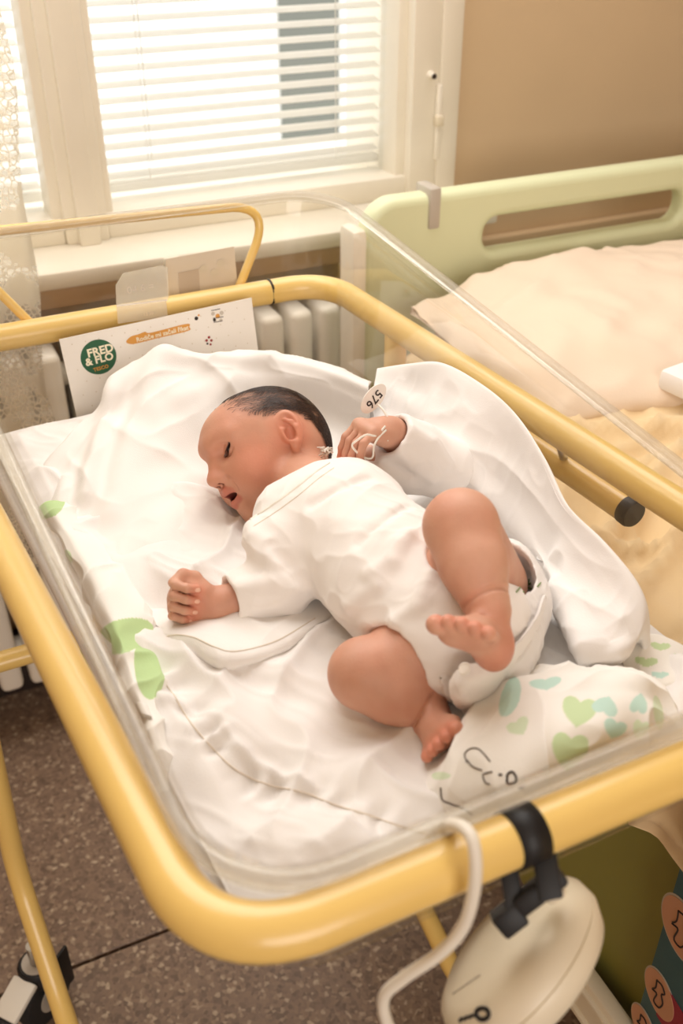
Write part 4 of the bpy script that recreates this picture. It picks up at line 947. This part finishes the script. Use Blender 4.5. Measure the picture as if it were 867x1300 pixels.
# hands
def hand(wr, x, z0, sidey, curls, spread, thumb, sc=1.0, lens=(21, 23.5, 22, 17.5), pl=27):
    """wr wrist, x toward the knuckles, z0 back of the hand, thumb on sidey; curls: three bends per finger"""
    x = nrm(x); z = nrm(z0 - x * (z0 @ x)); y = np.cross(z, x); y = y if y @ sidey > 0 else -y
    def f(a, b, c): return wr + (x * a + y * b + z * c) * sc / 1000
    A = (x, y, z)
    palm = Uo(.006, ell(f(15, 0, 0), np.array((16, 14.5, 8)) * sc / 1000, A), cone(f(-2, 0, 0), f(10, 0, 0), .0125 * sc, .011 * sc), cone(f(8, 8, -4), f(19, 10.5, -4.5), .0075 * sc, .0065 * sc), cone(f(8, -8, -3), f(20, -9.5, -2), .0075 * sc, .006 * sc),
              cone(f(pl - 1, 10, 1), f(pl - 1, -9.5, 0), .0052 * sc, .0046 * sc))
    fs = []; nails = []
    for k, (b, L, r) in enumerate(zip((11.2, 3.9, -3.5, -10.6), lens, (3.65, 3.7, 3.6, 3.3))):
        p = f(pl - abs(k - 1.2) * .9, b, 1.0); a = 0; pts = [p]; sp = math.radians(spread[k])
        for q, seg in enumerate((.46, .30, .26)):
            a += math.radians(curls[k][q]); d = x * math.cos(a) - z * math.sin(a); d = nrm(d + y * math.sin(sp)); pts.append(pts[-1] + d * L * seg * sc / 1000)
        rr_ = np.array((r * 1.0, r * .98, r * .90, r * .84)) * sc / 1000
        fs.append(Uo(.0016, *[cone(pts[i], pts[i + 1], rr_[i], rr_[i + 1]) for i in range(3)])); up = nrm(z * math.cos(a) + x * math.sin(a)); nails.append((pts[3] + up * rr_[3] * .92 - d * .0006, up, d, np.cross(up, d), rr_[3] * .66))
    T = [f(*q) for q in thumb]; th = Uo(.002, *[cone(T[i], T[i + 1], (.0058, .0047, .0044)[i] * sc, (.0047, .0044, .0037)[i] * sc) for i in range(3)])
    return Uo(.0018, Uo(.003, palm, th), Uo(.0003, *fs)), nails
HXR = lc(240, 755, -.96, .22, .10); HZR = lc(240, 755, .10, .25, -.96)
handR, nhR = hand(WRR + HXR * .004, HXR, HZR, lc(240, 755, 0, 1, 0), [(62, 92, 48), (70, 92, 42), (72, 92, 42), (74, 94, 46)], (2, 0, -2, -4), [(6, 10, -2), (15, 17, 0), (24, 18, -3), (30, 12, -8)], 1.06, (30, 31, 30, 25), 23)
HXL = lc(455, 545, -.78, .08, .62); HZL = lc(455, 545, .10, .90, .30)
handL, nhL = hand(WRL - HXL * .002, HXL, HZL, c2w(0, .6, -.75), [(58, 28, 16), (60, 26, 14), (56, 28, 16), (46, 36, 20)], (3, 1, -2, -8), [(8, 9, -5), (15, 14, -10), (22, 12, -16), (27, 8, -21)], 1.06, (31, 33, 32, 28), 26)
armR = Uo(.006, armR, handR); armL = Uo(.006, armL, handL)
body = Uo(.012, Uo(.016, torso, neck), armL, armR); body = Uo(.012, body, legL, legR)
skin_sdf = Uo(.010, body, head)
V, F = sdf_mesh(skin_sdf, .00092, smooth=1)
# skin colour: ruddier cheeks, ears, lips, soles and fingertips; dark in the mouth and nostrils; hair-covered scalp
q = (V - HC) @ np.stack(HA).T * 1000 / HS; f_, u_, s_ = q.T
colr = np.tile(np.array(lin(216, 167, 142)[:3]), (len(V), 1)); hd = np.linalg.norm(q, axis=1) < 85
def blend(mask, c): 
    global colr
    c = np.array(lin(*c)[:3]); m = np.clip(mask, 0, 1)[:, None]; colr = colr * (1 - m) + c * m
def near(p, r0, r1): d = np.linalg.norm(V - p, axis=1); return np.clip((r1 - d) / (r1 - r0), 0, 1)
blend(.30 + .45 * fbm(V, 34, 3, 41), (202, 138, 112)); blend(.9 * hd * .45, (212, 152, 124))
blend(near(Hd(30, -8, 30), .006, .030) * .55, (214, 128, 100)); blend(near(Hd(57, 0, 0), .002, .014) * .4, (222, 140, 112)); blend(near(Hd(-7, 6, 47), .010, .026) * .55, (220, 134, 106))
lip = np.minimum(lip_u.f(V), lip_l.f(V)); blend(np.clip((.0010 - lip) / .0014, 0, 1) * .8, (196, 98, 84)); blend(np.clip((.0006 - mouth.f(V)) / .0008, 0, 1), (96, 34, 30))
for nn in nos: blend(np.clip((.0006 - nn.f(V)) / .0008, 0, 1) * .8, (96, 44, 34))
for sl in slit: blend(np.clip((.0012 - sl.f(V)) / .0010, 0, 1) * .85, (104, 62, 50))
scal = np.clip((u_ - (53 + .40 * f_ - .75 * np.abs(s_)) + 4 * vnoise(V * 90)) / 12, 0, 1) * (f_ < 42) * hd; scal = np.maximum(scal, np.clip((-34 - f_ + .2 * u_) / 8, 0, 1) * (u_ > -32) * hd)
near_ear = np.clip((.0235 - np.linalg.norm(V - Hd(-6, 6, 47), axis=1)) / .004, 0, 1); scal *= 1 - near_ear
blend(scal * np.clip((40 - f_) / 60, .15, .8), (112, 78, 58))
for hl in (HEL, HER): blend(near(hl, .008, .026) * .5, (208, 118, 96))
for lst, r in ((nailsL, .012), (nailsR, .012), (nhR, .010), (nhL, .010)):
    for n_ in lst: blend(near(n_[0], .003, r) * .45, (226, 140, 114))
blend(near(KNL, .015, .05) * .25, (222, 150, 118))
baby = mesh_obj('person', V, F, MT['skin'], None, col=colr)
tag(baby, 'newborn baby in an ivory bodysuit lying on its back with head turned left', 'person')
for lst in (nhR, nhL):
    for c, n_, d, s_2, r in lst:
        A = np.stack((d, s_2, n_)); vv = []; ff_ = []
        for i in range(4):
            for k in range(10): a = k / 10 * 2 * math.pi; rr_ = i / 3; vv.append(c + d * r * 1.25 * rr_ * math.cos(a) + s_2 * r * rr_ * math.sin(a) + n_ * (.0005 - r * .42 * (rr_ * math.sin(a)) ** 2 - .0004 * rr_ ** 4))
        for i in range(3):
            for k in range(10): ff_.append((i * 10 + k, (i + 1) * 10 + k, (i + 1) * 10 + (k + 1) % 10, i * 10 + (k + 1) % 10))
        mesh_obj('nail', vv, ff_, MT['nail'], baby)
for s in (1, -1):
    v_, g_ = sdf_mesh(he(35.0, 16.5, 20.5 * s, (8.7, 6.8, 10.6), rotF(30 * s)), .0008, smooth=1); mesh_obj('eye', v_, g_, MT['eye'], baby)
    sa = slitax(s); L = snap(skin_sdf, np.array([Hd(44, 16.8, 21 * s) + sa[0] * k * .001 + sa[1] * .0016 * math.copysign(1, sa[1] @ hU) * (1 - (k / 11) ** 2) ** .5 for k in np.linspace(-9.5, 10, 9)]), .0002); tube('eyelashes', catmull(L, 24), .00032, MT['hair'], baby, 5)

# hair: fine damp strands lying along the scalp
def in_hair(p):
    q = (p - HC) @ np.stack(HA).T * 1000 / HS; a, b, c = q.T
    ok = (b > 54 + .40 * a - .75 * np.abs(c) + 4 * vnoise(p * 120)) & (a < 33); ok |= (a < -36 + .2 * b) & (b > -30); return ok & (np.linalg.norm(p - Hd(-6, 6, 47), axis=1) > .0205) & (np.linalg.norm(p - Hd(-6, 6, -47), axis=1) > .0215)
hs = skull
def strands(N, seed, m, r0, clump):
    g = np.random.default_rng(seed); d = g.normal(size=(N * 6, 3)); d /= np.linalg.norm(d, axis=1)[:, None]
    p = snap(hs, Hd(-8, 14, 0) + d * .055, .0004, 5); p = p[in_hair(p)]; fq = ((p - HC) @ hF) * 1000 / HS; p = p[g.random(len(p)) < np.clip((34 - fq) / 46, .12, 1)][:N]; n = len(p); S = 9; path = [p]
    wv = g.uniform(0, 6.28, n); ln = g.uniform(.6, 1.25, n); amp = .35 + .5 * g.random(n)
    for k in range(1, S):
        q = (p - HC) @ np.stack(HA).T * 1000 / HS
        flow = -hF[None] * 1.0 - hU[None] * (.15 + np.clip((-q[:, 0]) / 50, 0, 1.2))[:, None] + hS[None] * (q[:, 2] / 46 * .35)[:, None]
        nn = grad(hs, p); flow = flow - nn * (flow * nn).sum(1)[:, None]; flow /= np.linalg.norm(flow, axis=1)[:, None]
        side = np.cross(nn, flow); cl = vnoise(p * 75, 5) * 1.7 + np.sin(k * 1.25 + wv * clump + vnoise(p * 30, 8) * 4) * amp
        st = flow + side * cl[:, None]; st /= np.linalg.norm(st, axis=1)[:, None]
        p = snap(hs, p + st * (.0023 * ln)[:, None], .0004 + .0010 * math.sin(k / S * 3.1) , 2); path.append(p)
    path = np.array(path); V = []; F = []; T = np.gradient(path, axis=0); T /= np.linalg.norm(T, axis=2)[..., None]
    nn = np.stack([grad(hs, path[k]) for k in range(S)]); B_ = np.cross(T, nn); rad_ = r0 * np.linspace(1, .35, S)
    ring_ = np.stack([path + (B_ * math.cos(a) + nn * math.sin(a)) * rad_[:, None, None] for a in (0, 2.09, 4.19)], 2)   # S,n,3,3
    V = ring_.transpose(1, 0, 2, 3).reshape(-1, 3); b0 = (np.arange(n) * S * 3)[:, None, None, None]; k0 = (np.arange(S - 1) * 3)[None, :, None, None]
    quad_ = np.array([[0, 1, 4, 3], [1, 2, 5, 4], [2, 0, 3, 5]])[None, None]; return V, (b0 + k0 + quad_).reshape(-1, 4)
v_, g_ = strands(4000, 3, None, .00017, .3); hr = mesh_obj('hair', v_, g_, MT['hair'], baby); tag(hr, 'short damp dark brown hair', kind='stuff')

# ------------------------------------------------------------------ bodysuit
off = .0045
tor2 = Uo(.03, ell(CH, (0.0614, 0.0446, 0.0539), TA), ell(BE, (0.0595, 0.0465, 0.0539), TA), ell(PE, (0.0558, 0.0465, 0.0512), TA), cone(CH, PE, 0.0400))
sl_L = chain([SHL, SHL * .5 + ELL_ * .5 + fro * 0.0029, ELL_, ELL_ * .5 + WRL * .5, WRL - nrm(WRL - ELL_) * 0.0038], [0.0259, 0.0250, 0.0259, 0.0235, 0.0197], 0.0096)
sl_R = chain([SHR, SHR * .5 + ELR * .5, ELR, ELR * .5 + WRR * .5, WRR - nrm(WRR - ELR) * 0.0110], [0.0258, 0.0239, 0.0225, 0.0216, 0.0198], 0.0092)
suit = Uo(.014, tor2, sl_L, sl_R)
yoke = Uo(.016, cone(CH - spine * .022 + lat * .030, CH - spine * .030 - lat * .030, .030))
suit = Uo(.014, suit, yoke)
folds = []
def fold(pts, r, k=.006): folds.append(chain([J(*p) for p in pts], r, .004))
# raised folds on sleeves, shoulder roll and across the belly
def sfold(pts, r): return chain([snap(suit, np.array([P(a, b, .80)]), 0, 0)[0] for a, b in pts], r, .003)
def surf(x, y, nd):
    p = P(x, y, .60); d = nrm(ray(x, y))
    for _ in range(90):
        e = nd.f(p[None])[0]
        if e < .0003: break
        p = p + d * e * .8
    return p
def sf(pts, r, sink=.4): return chain([surf(a, b, suit) - CB * r * sink for a, b in pts], r, .003)
RID = [sf([(318, 668), (322, 682), (338, 690)], .0055, .2), sf([(312, 690), (330, 700), (352, 716)], .004), sf([(330, 740), (350, 736), (372, 728)], .003), sf([(300, 745), (330, 742), (365, 740)], .0025),
       sf([(330, 768), (350, 762), (380, 745)], .0028), sf([(440, 770), (480, 742), (505, 690)], .0028), sf([(470, 730), (500, 712), (520, 680)], .0025), sf([(520, 545), (545, 560), (566, 590)], .0025), sf([(505, 570), (530, 590), (548, 608)], .0028), sf([(500, 790), (530, 770), (548, 730)], .003)]
suit = Uo(.009, suit, *RID)
VAL = [sf([(395, 640), (440, 615), (470, 604)], .0016, -.2), sf([(480, 586), (500, 592), (520, 603)], .002, -.2), sf([(345, 692), (368, 720), (386, 745)], .0028, -.2), sf([(455, 690), (490, 660), (520, 640)], .002, -.2)]
suit = Sub(.006, suit, *VAL)
# openings: neck, cuffs, legs
neckcut = ell(Hd(-8, -34, 2), (.048, .030, .046), HA)
cutL = Uo(0.0037, cone(HPL + (KNL - HPL) * .30, KNL - (KNL - HPL) * .2, 0.0315, 0.0300)); cutR = Uo(0.0037, cone(HPR + (KNR - HPR) * .60, KNR + (KNR - HPR) * .1, 0.0300, 0.0330))
class_ = None
def plane(c, n, R=.05):
    n = nrm(n); c = np.asarray(c, float); return Nd(c, R, lambda p, *_: np.maximum(-((p - c) @ n), np.linalg.norm(p - c, axis=-1) - R))
wl, wr_ = nrm(WRL - ELL_), nrm(WRR - ELR)
cuffs = [Nd(WRL, .05, lambda p, *_: np.maximum(-((p - (WRL - wl * .006)) @ wl), np.linalg.norm(p - (WRL + wl * .014), axis=-1) - .034)), Nd(WRR, .05, lambda p, *_: np.maximum(-((p - (WRR - wr_ * .012)) @ nrm(wr_ + .2 * CB)), np.linalg.norm(p - (WRR + wr_ * .010), axis=-1) - .036))]
inner = [cone(ELL_ * .35 + WRL * .65, WRL + wl * .01, .0165, .0185), cone(ELR * .35 + WRR * .65, WRR + wr_ * .01, .0165, .0195)]
suit = Sub(.003, suit, neckcut); suit = Sub(.0025, suit, cutL, cutR); suit = Sub(.0012, suit, *cuffs); suit = Sub(.0015, suit, *inner)
# stitch-line grooves at the cuffs and the neckline
def sw(p): return wrinkle(p, lat * .6 + spine, .05, .016, 130, 2, .4) * .0012 + wrinkle(p, lat - spine * .4, .06, .02, 134, 2, .4) * .0012 + fbm(p, 22, 2, 9) * .0012
V, F = sdf_mesh(suit, .0014, smooth=2, push=sw)
bs = tag(mesh_obj('bodysuit', V, F, MT['jersey'], baby), 'ivory long sleeved jersey bodysuit')
TS = bvh(bs)
stroke('neckline_seam', TS, [(318, 660), (345, 642), (375, 620), (400, 600), (418, 588)], .0009, MT['rib'], bs, 50, .0003)
stroke('neckline_seam', TS, [(322, 668), (350, 650), (380, 628), (404, 608), (424, 594)], .0004, MT['seam'], bs, 50, .0001)
0 and stroke('hem_seam', TS, [(452, 788), (490, 806), (540, 832), (585, 856)], .0005, MT['seam'], bs, 50, .0001)
# lower back flap of the suit with a press stud, and the cloth nappy
nap = Uo(.02, ell(PE + spine * 0.0055 - fro * 0.0037, (0.0607, 0.0368, 0.0460), TA), cone(HPL + c2w(0.0092, 0.0055, -.01), HPL + c2w(0.0147, -0.0166, .0), 0.0304, 0.0276), cone(HPL + c2w(0.0129, -0.0147, 0), PE + spine * 0.0460, 0.0304, 0.0202))
nap = Sub(0.0028, nap, cone(HPL + c2w(-0.0018, .0, 0.0037), KNL + (KNL - HPL) * .3, 0.0368), cone(HPR + (KNR - HPR) * .08, KNR, 0.0340, .04))
V, F = sdf_mesh(nap, .0016, smooth=2, push=lambda p: wrinkle(p, (.6, -1, .2), .03, .010, 140, 2, .3) * .0016)
npo = tag(mesh_obj('nappy', V, F, MT['cotton'], baby), 'white cloth nappy with small green leaf sprigs')
TN = bvh(npo, bs)
for pts in ([(664, 752), (668, 745), (674, 740)], [(668, 745), (664, 740)], [(668, 746), (675, 747)], [(671, 742), (672, 735)], [(655, 752), (660, 746)], [(682, 745), (686, 740)], [(660, 738), (664, 731)]):
    stroke('leaf_sprig', TN, pts, .0006, MT['sprig'], npo, 8, .0003)
rows = [[J(574, 862, .062), J(592, 844, .078), J(630, 836, .080), J(668, 800, .072), J(690, 755, .062)],
        [J(573, 874, .056), J(592, 866, .070), J(632, 854, .070), J(674, 806, .062), J(693, 765, .050)],
        [J(576, 888, .044), J(598, 886, .052), J(636, 868, .050), J(676, 814, .044), J(694, 774, .034)],
        [J(588, 902, .030), J(606, 898, .032), J(640, 876, .030), J(677, 822, .026), J(695, 782, .018)]]
flp = cloth('back_flap', net(rows, 40, 60), 40, 60, MT['jersey'], bs, soft(.0006, .03, .0006, .03, seed=150), .002)
TP = bvh(flp, npo)
h, nn = on(bvh(flp, npo, bs), 590, 849)
if h is not None:
    nn = nn if nn @ CB > 0 else -nn
    lathe('press_stud', [(0, 0), (.0042, 0), (.0042, .0008), (.0034, .0012), (.0030, .0006), (0, .0006)], h, nn, MT['rib'], bs, 24)
# lace frill at the neck and the cuff
def frill(name, c, ax, n, r, par):
    g = np.random.default_rng(7); V = []; F = []; 
    for i in range(n):
        d = nrm(g.normal(size=3) + ax * 1.2); p = c + g.normal(size=3) * r * .35; v, f = tube_geo([p, p + d * r * .6, p + d * r + g.normal(size=3) * r * .2], .0006, 5); F += [tuple(x + sum(len(a) for a in V) for x in q) for q in f]; V.append(v)
    return tag(mesh_obj(name, np.vstack(V), F, MT['thread'], par), kind='stuff')
h, nn = on(TS, 420, 578); h = P(416, 571, .87) if h is None else h
frill('lace_frill', P(415, 572, np.dot(h - CAM, CF) - .004), CB * .4 - lat * .2, 40, .005, bs)
frill('lace_frill', P(489, 556, np.dot(WRL - CAM, CF) - .012), CB * .4 - CU * .3, 40, .004, bs)
# wrist tag with the number, and its cord
wt = thing('wrist_tag', P(476, 505, .86), 'white oval wrist tag reading 576 at the raised left hand', 'tag')
dW = np.dot(WRL - CAM, CF); tc_ = P(474, 506, dW + .012); ta = nrm(c2w(.58, .72, .0)); tb = nrm(c2w(-.62, .50, .55)); tb = nrm(tb - ta * (tb @ ta)); tn_ = np.cross(ta, tb); tn_ = tn_ if tn_ @ CB > 0 else -tn_
a = np.linspace(0, 2 * math.pi, 48, endpoint=False); el = tc_ + .0152 * np.cos(a)[:, None] * ta * 1.0 + .0088 * np.sin(a)[:, None] * tb; V = np.vstack([el + tn_ * .0005, el - tn_ * .0005])
mesh_obj('tag_plate', V, [tuple(range(48)), tuple(range(48, 96))[::-1]] + [(i, i + 48, (i + 1) % 48 + 48, (i + 1) % 48) for i in range(48)], MT['paper'], wt, False)
tx = -ta; ty = np.cross(tn_, tx); text('tag_number', '576', .0115, MT['brownink'], wt, frame4(tc_ + tn_ * .0009 - tb * .0005, tx, ty, tn_), bold=.0001)
dC = dW - .034
cordp = [(489, 541, .0), (478, 553, -.004), (465, 552, -.012), (452, 560, -.012), (447, 566, -.010), (455, 576, -.006), (466, 582, -.004), (473, 580, -.004), (475, 566, -.008), (481, 555, -.004), (490, 546, .0)]
tube('cord', catmull([P(x, y, dC + .012 + d) for x, y, d in cordp], 70), .0009, MT['thread'], wt, 8)
tube('cord', catmull([P(492, 530, dW - .006), P(486, 520, dW - .002), P(480, 514, dW + .008)], 20), .0009, MT['thread'], wt, 8)
